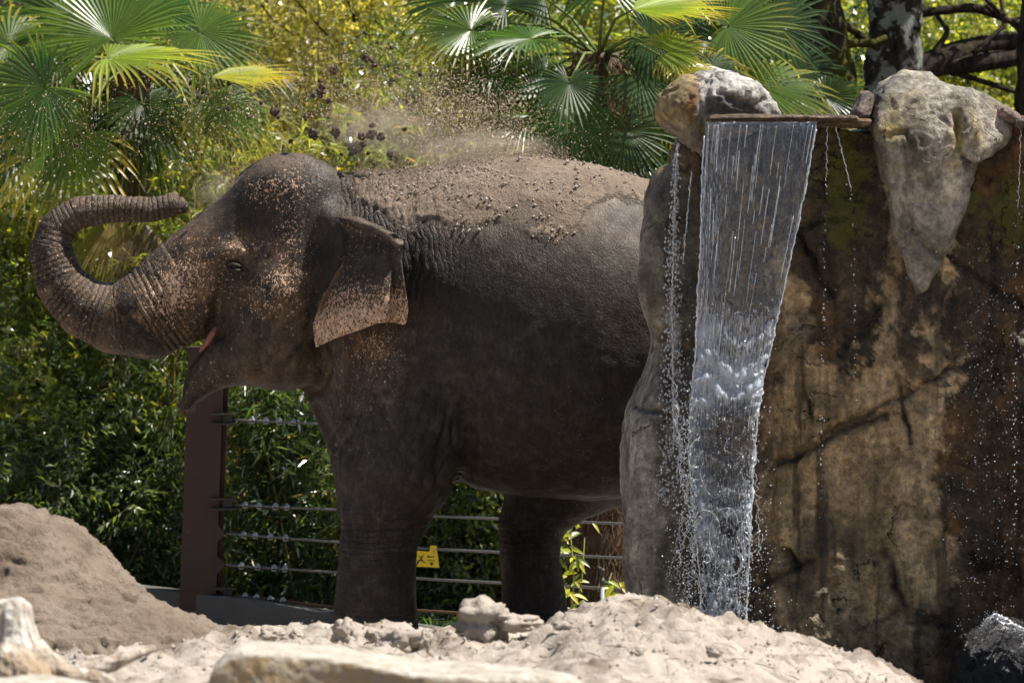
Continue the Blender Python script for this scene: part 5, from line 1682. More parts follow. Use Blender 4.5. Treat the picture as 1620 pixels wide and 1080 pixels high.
def grow_shrub(name, label, cat, group, cpx, dist, rpx, dy, ntw, lpt, L, W, cols, twig=.35, ncl=60, droop=.3, stems=9, stemcol=(.10, .075, .045), spread=.25, yellow=.0, alt=.7, bottom=None, showtw=.3, clsz=.16):
    """shrub: stems fan out from the ground, twigs sit in clumps through an uneven crown, leaves line every twig"""
    c = pt(cpx, dist); s = dist / FPX
    r = np.array([rpx[0] * s, dy, rpx[1] * s])
    th = thing(name, (c[0], c[1], ground_z(c[0], c[1])), label, cat, group)
    # clump centres: biased outward
    u = unit(rng.normal(size=(ncl, 3))) * (rng.random((ncl, 1)) ** .42)
    CL = c + u * r
    k = rng.integers(0, ncl, ntw)
    tp = CL[k] + rng.normal(size=(ntw, 3)) * clsz * np.mean(r)
    out = unit((CL[k] - c) / r + rng.normal(size=(ntw, 3)) * .7 + np.array([0, 0, .35]))
    tl = twig * rng.uniform(.5, 1.2, ntw)
    t = np.linspace(.12, 1, lpt)[None, :] + rng.normal(size=(ntw, lpt)) * .03
    P = tp[:, None, :] + out[:, None, :] * (t * tl[:, None])[..., None]
    P[..., 2] -= droop * (t ** 2) * tl[:, None]
    side = unit(np.cross(out, rng.normal(size=(ntw, 3))))
    sg_ = np.where(np.arange(lpt) % 2 == 0, 1, -1)[None, :, None]
    D = out[:, None, :] * .6 + side[:, None, :] * sg_ * alt + rng.normal(size=(ntw, lpt, 3)) * .28 + np.array([0, 0, -droop])
    n = ntw * lpt; P = P.reshape(-1, 3); D = D.reshape(-1, 3)
    ctw = pick(cols, ntw, spread); C = np.repeat(ctw, lpt, 0) * (1 + rng.normal(size=(n, 1)) * .15)
    C = np.clip(C, .004, .7)
    if yellow:
        m = rng.random(n) < yellow; C[m] = pick([YEL, YELG], m.sum())
    Ls = L * rng.uniform(.6, 1.25, n)
    V, T, CC = leaves(P, D, Ls, Ls * W / L * rng.uniform(.8, 1.2, n), C)
    mb = MB(); mb.add(V, None, T, CC)
    o = mb.build('leaves', M['leaf'], th, False); o['kind'] = 'stuff'
    gz = ground_z(c[0], c[1]) - .05
    base = np.array([c[0], c[1], gz])
    mb = MB()
    for q in range(int(ntw * showtw)):
        mb.tube([tp[q], tp[q] + out[q] * tl[q] * .5 - [0, 0, droop * .25 * tl[q]], tp[q] + out[q] * tl[q] - [0, 0, droop * tl[q]]], [.0035, .0025, .001], 3, stemcol, False)
    for q in range(min(ncl, 40)):
        e = CL[q]; b0 = base + np.array([(e[0] - c[0]) * .25, (e[1] - c[1]) * .25, 0])
        mid = b0 * .45 + e * .55 + rng.normal(size=3) * .06; mid[2] = b0[2] * .5 + e[2] * .5
        mb.tube([b0, mid, e], [.012, .009, .004], 4, np.array(stemcol) * rng.uniform(.6, 1.3), False)
    if mb.n:
        o = mb.build('twigs', M['stem'], th); o['kind'] = 'stuff'
    for q in range(stems):
        e = CL[rng.integers(0, ncl)]; b0 = base + rng.normal(size=3) * [.12, .1, 0]
        mid = (b0 + e) / 2 + rng.normal(size=3) * .08
        mb = MB(); mb.tube([b0, b0 * .7 + mid * .3, mid, e], [.022, .019, .014, .006], 6, np.array(stemcol) * rng.uniform(.7, 1.3)); mb.build('stem', M['stem'], th)
    return th


def grow_bamboo(label, canes, dist, ntw, cols, L=.11, W=.016, group='bamboo clumps behind the fence', yellow=.08, canecol=(.26, .20, .05), dy=.45, lpt=7, droop=.45, r0=.011):
    """canes: list of ((base px), (top px)) ; leaves hang in sprays along the upper part of each cane"""
    P0 = pt(canes[0][0], dist)
    th = thing('bamboo', (P0[0], P0[1], ground_z(P0[0], P0[1])), label, 'bamboo', group)
    ends = []
    for a, b_ in canes:
        A = pt(a, dist) + [0, rng.uniform(-dy, dy), 0]; B = pt(b_, dist) + [0, rng.uniform(-dy, dy), 0]
        mid = (A + B) / 2 + np.array([(B[0] - A[0]) * -.12, 0, .05])
        pts = [A * (1 - t) ** 2 + mid * 2 * t * (1 - t) + B * t * t for t in np.linspace(0, 1, 9)]
        mb = MB(); mb.tube(pts, np.linspace(r0, r0 * .35, 9), 7, np.array(canecol) * rng.uniform(.7, 1.2))
        for p in pts[1:-1]:
            mb.tube([p - [0, 0, .004], p + [0, 0, .004]], r0 * 1.15, 7, np.array(canecol) * .5)
        mb.build('cane', M['stem'], th); ends.append(pts)
    ends = np.array(ends); nc = len(canes)
    k = rng.integers(0, nc, ntw); t = rng.uniform(.10, 1, ntw) * 7.99
    i = t.astype(int); f_ = (t - i)[:, None]
    tp = ends[k, i] * (1 - f_) + ends[k, i + 1] * f_
    out = unit(rng.normal(size=(ntw, 3)) * [1, .8, .5] + [0, 0, .15])
    tl = rng.uniform(.12, .42, ntw)
    tt = np.linspace(.35, 1, lpt)[None, :]
    P = tp[:, None, :] + out[:, None, :] * (tt * tl[:, None])[..., None]; P[..., 2] -= .25 * tt ** 2 * tl[:, None]
    D = out[:, None, :] * .8 + rng.normal(size=(ntw, lpt, 3)) * .55 + np.array([0, 0, -droop])
    n = ntw * lpt; C = np.clip(np.repeat(pick(cols, ntw, .25), lpt, 0) * (1 + rng.normal(size=(n, 1)) * .18), .004, .7)
    m = rng.random(n) < yellow; C[m] = pick([YEL, YELG, STRAW], m.sum())
    Ls = L * rng.uniform(.55, 1.3, n)
    V, T, CC = leaves(P.reshape(-1, 3), D.reshape(-1, 3), Ls, Ls * W / L, C, .2, .38)
    mb = MB(); mb.add(V, None, T, CC); o = mb.build('leaves', M['leaf'], th, False); o['kind'] = 'stuff'
    mb = MB()
    for q in range(0, ntw, 2):
        e = tp[q] + out[q] * tl[q] - [0, 0, .25 * tl[q]]
        mb.tube([tp[q], (tp[q] + e) / 2 + [0, 0, .02], e], [.003, .002, .001], 3, np.array(canecol) * .8, False)
    o = mb.build('twigs', M['stem'], th); o['kind'] = 'stuff'
    return th


def frond(parent, crown, hub, ang, R, tilt, cols, spread=290, nseg=38, droop=.12, tips=.0, dead=False, lab=None):
    nrm = unit(np.array([tilt[0], -1.0, tilt[1]])); a0 = np.array([math.cos(math.radians(ang)), 0, math.sin(math.radians(ang))])
    a = unit(a0 - nrm * (a0 @ nrm)); b_ = np.cross(nrm, a)
    V = []; Q = []; C = []; nrow = 6
    col = pick(cols, 1, .12)[0]
    rr = np.array([.03, .22, .45, .66, .85, 1.0])
    for s_ in range(nseg):
        u = (s_ / (nseg - 1) - .5); th = math.radians(spread) * u
        dth = math.radians(spread) / nseg
        d = math.cos(th) * a + math.sin(th) * b_; sd = -math.sin(th) * a + math.cos(th) * b_
        Ls = R * (.80 + .2 * math.cos(th)) * random.uniform(.9, 1.06)
        dr = droop * random.uniform(.5, 1.7); kink = random.random() < .25
        base = len(V)
        c1 = col * random.uniform(.75, 1.3)
        for q, r in enumerate(rr):
            w = min(r * dth * .5, .45 * dth * .55) * Ls * 1.02 if r < .5 else .45 * dth * .55 * Ls * (1 - ((r - .45) / .55) ** 1.6) + .0005
            p = hub + d * Ls * r + nrm * (.05 * R * math.sin(r * 2.2)) + np.array([0, 0, -1.0]) * R * dr * r ** 3
            if kink and r > .7: p = p + np.array([0, 0, -1.0]) * R * (r - .7) * .6 - d * R * (r - .7) * .4
            V += [p - sd * w, p - nrm * w * .55, p + sd * w]
            cc = c1 * (1 if r < .8 else 1)
            if tips and r > .62:
                k = min(1, tips * (r - .55) / .3 * random.uniform(.5, 1.3)); cc = cc * (1 - k) + np.array([.48, .36, .04]) * k
            C += [cc] * 3
            if q:
                o_ = base + (q - 1) * 3
                Q += [(o_, o_ + 3, o_ + 4, o_ + 1), (o_ + 1, o_ + 4, o_ + 5, o_ + 2)]
    mb = MB(); mb.add(V, Q, None, C)
    f_ = mb.build('frond', M['palmleaf'], parent, False)
    if lab: f_['label'] = lab
    mid = (crown + hub) / 2 + np.array([0, 0, .10 * np.linalg.norm(hub - crown)]) * (0 if dead else 1)
    mb = MB(); mb.tube([crown, (crown + mid) / 2 + [0, 0, .01], mid, (mid + hub) / 2, hub], [.016, .012, .010, .009, .006], 5, STRAW if dead else (.12, .16, .04))
    mb.build('stalk', M['stem'], f_)


def grow_palm(label, x, ytop, dist, r0, fr, lean=0.0, fibre=3000, xb=None):
    crown = pt((x, ytop), dist); xb = x if xb is None else xb
    base = pt((xb, 1000), dist); base[2] = ground_z(base[0], base[1]) - .05
    th = thing('fan_palm', base, label, 'palm tree', 'fan palms behind the fence')
    n = 34; pts = [base + (crown - base) * t for t in np.linspace(0, 1, n)]
    rad = [r0 * (1.12 - .2 * t + .10 * math.sin(i * 2.4)) for i, t in enumerate(np.linspace(0, 1, n))]
    mb = MB(); mb.tube(pts, rad, 18, (.085, .052, .030)); mb.build('trunk', M['stem'], th)
    # shaggy fibre and old leaf bases
    Pn = rng.random(fibre); ang = rng.uniform(0, 2 * math.pi, fibre)
    P = base + (crown - base) * Pn[:, None] + np.stack([np.cos(ang), np.sin(ang), 0 * ang], 1) * (r0 * 1.0)
    out = np.stack([np.cos(ang), np.sin(ang), 0 * ang], 1)
    D = out * rng.uniform(.2, .9, (fibre, 1)) + np.array([0, 0, 1.0]) * rng.choice([-1, 1], (fibre, 1), p=[.7, .3]) + rng.normal(size=(fibre, 3)) * .35
    C = pick([(.20, .12, .065), (.12, .07, .04), (.30, .20, .12)], fibre)
    V, T, CC = leaves(P, D, rng.uniform(.05, .14, fibre), .007, C, .1)
    mb = MB(); mb.add(V, None, T, CC); o = mb.build('trunk_fibre', M['stem'], th, False); o['kind'] = 'stuff'
    for k in range(26):
        a = random.uniform(0, 6.28); z = random.uniform(0, 1) ** .5
        p = base + (crown - base) * z; d = np.array([math.cos(a), math.sin(a), .9])
        mb = MB(); mb.tube([p + d * [r0, r0, 0] * .85, p + d * [r0 * 1.1, r0 * 1.1, .05], p + d * [r0 * 1.25, r0 * 1.25, .10]], [.020, .016, .010], 5, (.10, .065, .04)); mb.build('leaf_base', M['stem'], th)
    extra = []
    for k in range(11):
        a_ = random.uniform(-200, 20); L_ = random.uniform(60, 170)
        extra.append(((x + L_ * math.cos(math.radians(a_)) * 1.15, ytop - L_ * math.sin(math.radians(a_)) * .85 - 10, random.uniform(-.5, .5)), a_ + random.uniform(-25, 25), random.uniform(70, 120), (random.uniform(-.5, .5), random.uniform(.3, 2.2)), random.choice([GD, G1, GD]), dict(tips=random.choice([0, .3, .8]), droop=random.uniform(.1, .4), spread=random.uniform(180, 300))))
    for e in list(fr) + extra:
        (hx, hy, dyy), a, R, tilt, cols = e[:5]; kw = e[5] if len(e) > 5 else {}
        frond(th, crown + [0, 0, -.02], pt((hx, hy), dist + dyy) , a, 1.15 * R * (dist + dyy) / FPX, tilt, cols, **kw)
    return th


G1 = [(.045, .10, .016), (.055, .12, .02)]; G2 = [(.085, .15, .022), (.10, .17, .028)]; GY = [YELG, (.17, .24, .03)]; GD = [DEEP, (.035, .07, .02)]
grow_palm('fan palm left of the picture with drooping yellow-tipped fronds above the trunk', 212, 95, 24.6, .13, [
    ((178, 62, -.9), 100, 165, (.1, .35), G2, dict(spread=250, nseg=44)), ((72, 138, -1.1), 205, 140, (-.2, .25), G1, dict(tips=.2)), ((318, 52, -.8), -35, 112, (.3, .6), G2, dict(tips=.3)),
    ((170, 92, -1.2), 2, 165, (0, 3.2), GY, dict(tips=.6, spread=200, droop=.10)), ((335, 122, -1.1), 14, 130, (.1, 3.6), GY, dict(tips=.9, spread=120, droop=.02)), ((120, 218, -1.0), 232, 140, (-.1, .5), G2, dict(tips=1.0, droop=.2)),
    ((352, 165, -.9), -38, 112, (.3, 1.4), G1, dict(tips=.5, droop=.35)), ((15, 70, -.6), 175, 130, (-.3, 1.2), G2, dict(tips=.7)), ((245, 15, -.2), 62, 140, (.3, .8), G1, {}), ((30, 240, -.3), 205, 110, (-.2, .8), G1, dict(tips=.4)),
    ((225, 165, -.6), -80, 105, (.1, .9), GD, dict(droop=.25)), ((110, 30, .2), 140, 150, (-.2, .5), G1, {}), ((300, 110, .3), -10, 120, (.1, .7), GD, {}), ((150, 160, .2), 240, 120, (0, .6), GD, {}), ((90, 200, .5), 200, 110, (0, .4), GD, {}),
    ((190, 330, -.2), -92, 120, (0, .25), [(.30, .24, .10), (.22, .17, .08)], dict(spread=60, nseg=22, dead=True, lab='dead straw-coloured frond hanging against the trunk')),
    ((222, 345, -.25), -85, 120, (.2, .25), [(.10, .075, .05)], dict(spread=70, nseg=20, dead=True, lab='dead brown frond hanging against the trunk')),
    ((160, 345, -.1), -100, 110, (0, .2), [(.25, .24, .08)], dict(spread=50, nseg=18, dead=True, lab='dead yellowish frond hanging against the trunk'))], fibre=2500, xb=200)
grow_palm('fan palm behind the elephant rump with a shaggy brown trunk and dense dark fronds', 948, 85, 22.4, .165, [
    ((745, 48, -.5), 176, 105, (-.1, 1.1), G2, dict(tips=.4)), ((800, 10, -.3), 120, 100, (0, .9), GD, {}), ((900, 132, -1.0), -95, 82, (0, .7), GD, dict(spread=320)), ((905, 188, -.9), -92, 92, (0, .5), G1, dict(droop=.25)),
    ((990, 208, -.8), -70, 95, (.2, .4), GD, dict(droop=.2)), ((840, 62, -.6), 182, 110, (0, 2.6), G1, {}), ((1000, 16, -.9), 6, 145, (0, 3.4), GY, dict(tips=.7, spread=150, droop=.02)), ((1058, 82, -1.0), 15, 66, (.1, .8), GY, dict(tips=.7)),
    ((1080, 108, -1.0), -5, 60, (.2, 2.2), GY, dict(tips=.6)), ((1030, 60, -.4), -15, 95, (.2, .5), GD, {}), ((958, -25, -.2), 90, 120, (0, .4), G1, {}), ((860, -5, .2), 130, 110, (0, .7), GD, {}), ((780, 120, -.3), 205, 95, (-.1, 1.0), G1, dict(tips=.3)),
    ((1010, 120, -.5), -35, 95, (.2, .7), GD, {}), ((850, 150, .2), 215, 95, (0, .4), GD, {}), ((960, 160, .3), -90, 110, (0, .4), GD, {}), ((1040, 170, .3), -60, 100, (0, .4), GD, {}), ((720, 0, .2), 165, 95, (-.2, .9), G1, {}), ((1000, 240, .2), -80, 90, (0, .4), GD, {}), ((880, 235, .1), -110, 90, (0, .5), GD, {})],
    fibre=9000)
grow_palm('fan palm behind the waterfall boulder with glossy fronds reaching right', 1185, 120, 23.8, .13, [
    ((1150, 42, -.9), 18, 125, (.2, .5), G2, dict(tips=.3, nseg=44)), ((1205, 138, -1.0), -8, 125, (.3, 1.3), G2, dict(tips=.5)), ((1118, 62, -.9), 195, 75, (-.1, .9), G1, {}), ((1172, 112, -.8), -40, 90, (.4, 1.0), G1, dict(droop=.2)),
    ((1132, 5, -.4), 95, 110, (0, .7), G1, {}), ((1225, 40, -.2), 30, 105, (.3, .6), GD, {}), ((1090, 130, -.4), 200, 90, (-.2, .6), GD, {}), ((1250, 110, .1), -20, 90, (.2, .6), GD, {}), ((1200, -10, 0), 60, 100, (.2, .6), G2, {}), ((1140, 170, .2), -90, 95, (0, .5), GD, {})], fibre=1200)

tag(STRAW_MB.build('straw_litter', M['stem']), kind='stuff')
# broadleaf shrubs, bamboo and the yellow blossoming hedge
grow_shrub('shrub', 'pale yellow-green shrub of small round leaves filling the gap between the two palms', 'shrub', None, (545, 95), 30, (240, 190), 1.6, 2600, 7, .052, .042, [(.34, .35, .10), (.36, .35, .13), (.22, .25, .06), (.42, .40, .17)], .30, 150, .1, 10, (.16, .13, .10), clsz=.10, showtw=.5)
grow_shrub('shrub', 'yellow-green shrub of small leaves behind the dust, nearer the middle palm', 'shrub', None, (740, 160), 28.5, (170, 160), 1.2, 1500, 7, .055, .036, [YELG, LITE, MIDG, (.28, .28, .07)], .30, 90, .2, 8, (.16, .13, .10), clsz=.12)
grow_shrub('shrub', 'bright green leafy shrub left of the raised trunk', 'shrub', None, (55, 420), 25.5, (190, 175), .9, 1700, 7, .070, .040, [LITE, YELG, LITE, YELG], .35, 80, .2, 9)
grow_shrub('shrub', 'dark green leafy shrub under the curve of the trunk', 'shrub', None, (110, 640), 24.6, (220, 190), .8, 2100, 7, .072, .038, [LITE, YELG, MIDG, YELG], .35, 90, .2, 14, clsz=.13)
grow_shrub('shrub', 'shaded leafy shrub just above the soil mound', 'shrub', None, (150, 830), 23.9, (230, 140), .6, 1700, 7, .070, .024, [MIDG, DEEP, LITE], .35, 80, .2, 9)
grow_shrub('shrub', 'green shrub between the elephant legs, with sunlit small leaves', 'shrub', None, (770, 860), 23.0, (130, 130), .40, 1900, 7, .062, .028, [MIDG, LITE, MIDG, YELG], .28, 80, .2, 8, yellow=.03)
grow_shrub('shrub', 'leafy shrub hidden low behind the elephant belly', 'shrub', None, (900, 780), 24.5, (160, 160), .5, 900, 7, .075, .036, [MIDG, DEEP, LITE], .3, 60, .2, 6)
grow_shrub('shrub', 'bright yellow-green shrub far behind the capstone, right of the thick tree', 'shrub', None, (1560, 130), 30, (170, 170), 1.2, 1700, 7, .068, .048, [YELG, (.30, .33, .06), LITE], .3, 100, .15, 8, (.10, .08, .06), clsz=.12, showtw=.6)
grow_shrub('shrub', 'yellow-green shrub seen between the two mossy tree trunks', 'shrub', None, (1345, 90), 31, (110, 170), 1.0, 1000, 7, .062, .044, [YELG, LITE, (.30, .33, .06)], .3, 70, .15, 6, (.10, .08, .06))
grow_shrub('shrub', 'dark shrub behind the stone lip, in the shade of the palms', 'shrub', None, (1260, 150), 27.5, (130, 150), .8, 900, 7, .070, .036, [MIDG, DEEP, LITE], .3, 60, .15, 6)
grow_bamboo('golden bamboo with narrow yellow-green leaves above the trunk', [((255, 1000), (330, 170)), ((300, 1000), (395, 200)), ((330, 1000), (300, 230)), ((360, 1000), (450, 215)), ((235, 1000), (255, 250)), ((390, 1000), (360, 180)), ((280, 1000), (430, 250)), ((305, 1000), (245, 330)), ((340, 1000), (345, 300))],
            24.3, 1150, [YELG, LITE, (.28, .28, .04), LITE], .125, .020, yellow=.16)
grow_bamboo('bamboo with pale yellow-green leaves in front of the far shrub, above the head', [((420, 1000), (480, 190)), ((470, 1000), (560, 170)), ((520, 1000), (610, 215)), ((560, 1000), (520, 130)), ((600, 1000), (680, 240)), ((450, 1000), (600, 120))],
            26.5, 800, [YELG, (.24, .30, .06), LITE], .12, .018, yellow=.10)
grow_bamboo('dark green bamboo behind the upper fence cables, with one slanting golden cane', [((545, 960), (455, 600)), ((400, 1000), (430, 560)), ((480, 1000), (380, 540)), ((360, 1000), (370, 580)), ((520, 1000), (520, 560)), ((440, 1000), (470, 560)), ((500, 1000), (410, 640))],
            23.4, 1250, [DEEP, MIDG, MIDG, DEEP], .12, .018, yellow=.02, dy=.25)
grow_bamboo('dark bamboo left of the red-brown post', [((270, 1000), (283, 500)), ((230, 1000), (200, 560)), ((200, 1000), (240, 600)), ((300, 1000), (255, 560))], 24.0, 800, [DEEP, MIDG, LITE], .11, .016, yellow=.03, dy=.3)
grow_bamboo('bamboo thicket low behind the fence, right of the near front leg', [((640, 1010), (600, 700)), ((690, 1010), (660, 720)), ((590, 1000), (560, 700)), ((720, 1010), (740, 760))], 23.2, 700, [MIDG, DEEP, LITE], .11, .018, dy=.3)
# filler shrubs behind, each its own plant
fill = [(-60, 250, 29, 260, 260), (170, 240, 29.5, 240, 260), (360, 420, 28.5, 230, 250), (600, 330, 33, 260, 280), (830, 180, 31, 220, 240), (1010, 120, 30, 220, 240), (1180, 100, 32, 220, 240), (1420, 150, 34, 230, 250), (1680, 120, 33, 230, 260), (40, 620, 27.5, 230, 250), (320, 700, 27, 230, 250), (620, 700, 26.5, 200, 240), (880, 600, 27, 240, 300), (1100, 330, 29, 220, 260)]
labs = ['large dark shrub at the far left edge behind the palm', 'large shrub directly behind the left palm', 'large shrub behind the golden bamboo', 'far shrub behind the elephant neck', 'far shrub behind the dust cloud', 'large dark shrub right behind the middle palm', 'large shrub behind the rightmost palm', 'far shrub behind the thick mossy tree',
        'large shrub at the far right edge behind the wall', 'dark shrub behind the leafy shrubs under the trunk', 'dark shrub filling the gap behind the red-brown post', 'dark shrub behind the front legs', 'dark shrub hidden behind the elephant body', 'dark shrub hidden behind the rock pillar']
for (x, y, d_, rx, ry), lb in zip(fill, labs):
    up_ = y < 300
    grow_shrub('background_shrub', lb, 'shrub', 'large shrubs on the slope behind', (x, y), d_, (rx, ry), 1.1, 1000, 7, .10, .05, ([YELG, LITE, YELG] if up_ else [MIDG, LITE, YELG]), .5, 70, .2, 4, clsz=.14, showtw=.15)


# trees
def grow_tree(label, path, dist, moss, lichen, branches, cols, crown, seed):
    """path: (x, y, half width px) from top to ground"""
    P = [pt((x, y), dist) for x, y, w in path]; s = dist / FPX
    base = P[-1].copy(); base[2] = ground_z(base[0], base[1]) - .05; P[-1] = base
    th = thing('tree', base, label, 'tree', 'mossy trees on the slope')
    # resample and roughen
    A = np.array(P); w = np.array([p[2] * s for p in path]); L_ = np.concatenate([[0], np.cumsum(np.linalg.norm(np.diff(A, axis=0), axis=1))]); tt = np.linspace(0, L_[-1], 60)
    pts = np.stack([np.interp(tt, L_, A[:, k]) for k in range(3)], 1); rad = np.interp(tt, L_, w)
    mb = MB(); mb.tube(list(pts), rad, 28)
    me = mb.mesh('trunk'); V = coords(me); displace(me, .035 * fbm(V, 4, 4, off=seed) + .02 * (ridged(V, 7, 3, off=seed, sc=(1, 1, .35)) - .5))
    attr(me, 'moss', np.full(len(me.vertices), moss)); attr(me, 'lichen', np.full(len(me.vertices), lichen))
    link('trunk', me, M['bark'], th)
    for br in branches:
        mb = MB(); pts = [pt((x, y), dist + (q * .12)) for q, (x, y, r) in enumerate(br)]; rr_ = [r * s for _, _, r in br]
        AA = np.array(pts); l2 = np.linspace(0, len(pts) - 1, 14); pp = np.stack([np.interp(l2, range(len(pts)), AA[:, k]) for k in range(3)], 1); r2 = np.interp(l2, range(len(pts)), rr_)
        mb.tube(list(pp), r2, 10); me = mb.mesh('branch'); V = coords(me); displace(me, (.012 * fbm(V, 8, 3, off=seed)) * min(1, br[0][2] / 12))
        attr(me, 'moss', np.full(len(me.vertices), moss + .1)); attr(me, 'lichen', np.full(len(me.vertices), .1)); link('branch', me, M['bark'], th)
    # crown high above the frame, plus thin leafy twigs lower down
    cx_, cz_, rx_, rz_, nt = crown
    c = np.array([base[0] + cx_, base[1], cz_]); u = unit(rng.normal(size=(60, 3))) * rng.random((60, 1)) ** .4 * [rx_, rx_ * .8, rz_] + c
    k = rng.integers(0, 60, nt); tp = u[k] + rng.normal(size=(nt, 3)) * .22; out = unit(rng.normal(size=(nt, 3))); lp = 6
    t_ = np.linspace(.1, 1, lp)[None, :, None]; Pp = (tp[:, None] + out[:, None] * t_ * .4).reshape(-1, 3)
    n = nt * lp; Ls = rng.uniform(.06, .12, n); V, T, CC = leaves(Pp, rng.normal(size=(n, 3)), Ls, Ls * .5, pick(cols, n))
    mb = MB(); mb.add(V, None, T, CC); o = mb.build('crown', M['leaf'], th, False); o['kind'] = 'stuff'
    top = P[0]
    for q in range(7):
        e = u[q * 7]; mb = MB(); mb.tube([top, (top + e) / 2 + [0, 0, .2], e], [w[0] * .45, w[0] * .25, .02], 7); me = mb.mesh('branch')
        attr(me, 'moss', np.full(len(me.vertices), moss)); attr(me, 'lichen', np.full(len(me.vertices), .1)); link('branch', me, M['bark'], th)
    return th


grow_tree('leaning tree trunk thick with green moss, left of the two, rising behind the stone lip', [(1288, -160, 34), (1290, -20, 38), (1298, 60, 41), (1312, 120, 38), (1326, 165, 36), (1330, 300, 40), (1330, 1000, 48)], 25.2, .45, .25,
          [[(1310, 30, 9), (1345, 45, 7), (1390, 78, 5)], [(1335, 70, 8), (1380, 68, 6), (1400, 60, 4)], [(1285, 60, 10), (1250, 40, 7), (1200, 10, 4)], [(1325, 130, 12), (1345, 100, 8), (1352, 150, 5)]], [LITE, MIDG], (.2, 5.6, 1.3, .8, 420), 3)
grow_tree('thick upright tree trunk with pale lichen patches, rising behind the capstone', [(1418, -160, 42), (1417, -20, 45), (1415, 80, 45), (1412, 180, 50), (1410, 400, 54), (1408, 1000, 62)], 26.4, .0, .9,
          [[(1440, 120, 26), (1500, 90, 22), (1560, 72, 17), (1650, 55, 12)], [(1450, 112, 8), (1540, 100, 16), (1600, 92, 14), (1680, 80, 8)], [(1455, 20, 8), (1540, 12, 7), (1620, 40, 4)], [(1470, 98, 7), (1500, 50, 5), (1480, 20, 3)], [(1540, 85, 5), (1590, 40, 4), (1580, -20, 3)], [(1450, 105, 6), (1520, 118, 5), (1620, 150, 3)], [(1560, 10, 4), (1590, 35, 3), (1640, 20, 2)]],
          [LITE, YELG], (.3, 6.0, 1.6, .9, 520), 8)
grow_tree('slender grey tree at the right edge behind the short ledge', [(1640, -160, 14), (1632, 0, 15), (1618, 150, 12), (1612, 400, 13), (1610, 1000, 16)], 24.5, .0, .2, [[(1628, 60, 5), (1580, 20, 4), (1540, -20, 3)]], [LITE, MIDG], (.4, 5.4, .8, .6, 160), 12)
grow_tree('distant tree with dark stem rising behind the left palm', [(-40, -160, 20), (-30, 0, 22), (-10, 300, 24), (0, 1000, 28)], 31, .1, .2, [[(-20, 80, 12), (60, 20, 7), (140, -30, 4)]], [MIDG, LITE], (.0, 6.6, 2.0, 1.0, 420), 15)
grow_tree('distant bare-stemmed tree with thin branches crossing the pale shrub', [(500, -220, 5), (520, -60, 5), (560, 20, 4), (590, 300, 5), (600, 1000, 8)], 29, .0, .2,
          [[(530, -20, 2.5), (590, 30, 2), (640, 75, 1)], [(556, 10, 2), (580, 40, 1.5), (572, 90, 1)], [(450, -20, 2), (520, 60, 1.5), (600, 95, 1)], [(400, -10, 2), (430, 30, 1.5), (470, 60, 1)]], [LITE, YELG], (.0, 6.8, 2.0, .9, 420), 18)

# leafy plant right of the hind leg: every leaf its own part
lp = thing('leafy_plant', PX(905, 960, 2.9), 'small plant with broad bright yellow-green leaves beside the palm trunk', 'plant')
mb = MB()
for a, b_ in (((905, 985), (900, 820)), ((905, 985), (925, 850)), ((910, 985), (885, 900)), ((930, 985), (968, 905))):
    A = PX(*a, 2.5); B = PX(*b_, 2.5); mb.tube([A, (A + B) / 2 + [.02, 0, 0], B], [.006, .005, .003], 5, (.2, .2, .06))
mb.build('stem', M['stem'], lp)
for k in range(74):
    if k < 62: x = 900 + random.gauss(0, 17); y = random.uniform(812, 965)
    else: x = random.uniform(945, 985); y = random.uniform(912, 950)
    d = np.array([random.uniform(-1, 1), random.uniform(-.8, .3), random.uniform(-.7, .6)]); d /= np.linalg.norm(d); L = random.uniform(.05, .115)
    p = PX(x, y, 2.45 + random.uniform(-.15, .15)); sdv = unit(np.cross(d, [random.uniform(-.3, .3), -.8, .7])); nn = np.cross(sdv, d)
    V = []; Q = []
    for q, (t, w) in enumerate([(0, .02), (.2, .7), (.45, 1), (.75, .7), (1, .02)]):
        c = p + d * L * t - np.array([0, 0, 1]) * L * .35 * t * t
        V += [c - sdv * w * L * .17 + nn * .006 * w, c, c + sdv * w * L * .17 + nn * .006 * w]
        if q: o_ = (q - 1) * 3; Q += [(o_, o_ + 1, o_ + 4, o_ + 3), (o_ + 1, o_ + 2, o_ + 5, o_ + 4)]
    mb = MB(); mb.add(V, Q, None, pick([(.30, .36, .03), (.22, .30, .03), LITE, (.38, .38, .06)], 1)[0]); mb.build('leaf', M['leaf'], lp)
# magenta blossom behind the palm trunk
grow_shrub('flowering_shrub', 'dark magenta flowering shrub glimpsed beside the shaggy palm trunk', 'shrub', None, (992, 880), 23.2, (26, 75), .2, 420, 7, .045, .03, [(.22, .012, .06), (.12, .008, .04)], .15, 20, .2, 3)
# red bloom beside the trunk top
# grass tufts by the kerb
n = 5200; gx = rng.uniform(.0, 1.0, n); Pg = np.stack([np.interp(gx, [0, 1], [-3.0, 1.0]), 0 * gx, 0 * gx], 1); Pg[:, 1] = FD(810 + Pg[:, 0] * 240) + .25 + rng.random(n) * .8
Pg[:, 2] = far_ground(Pg[:, 0], Pg[:, 1]) - .02
Dg = rng.normal(size=(n, 3)) * [.5, .5, .1] + [0, 0, 1.]; Lg = rng.uniform(.12, .50, n)
Cg = pick([MIDG, DEEP, LITE], n)
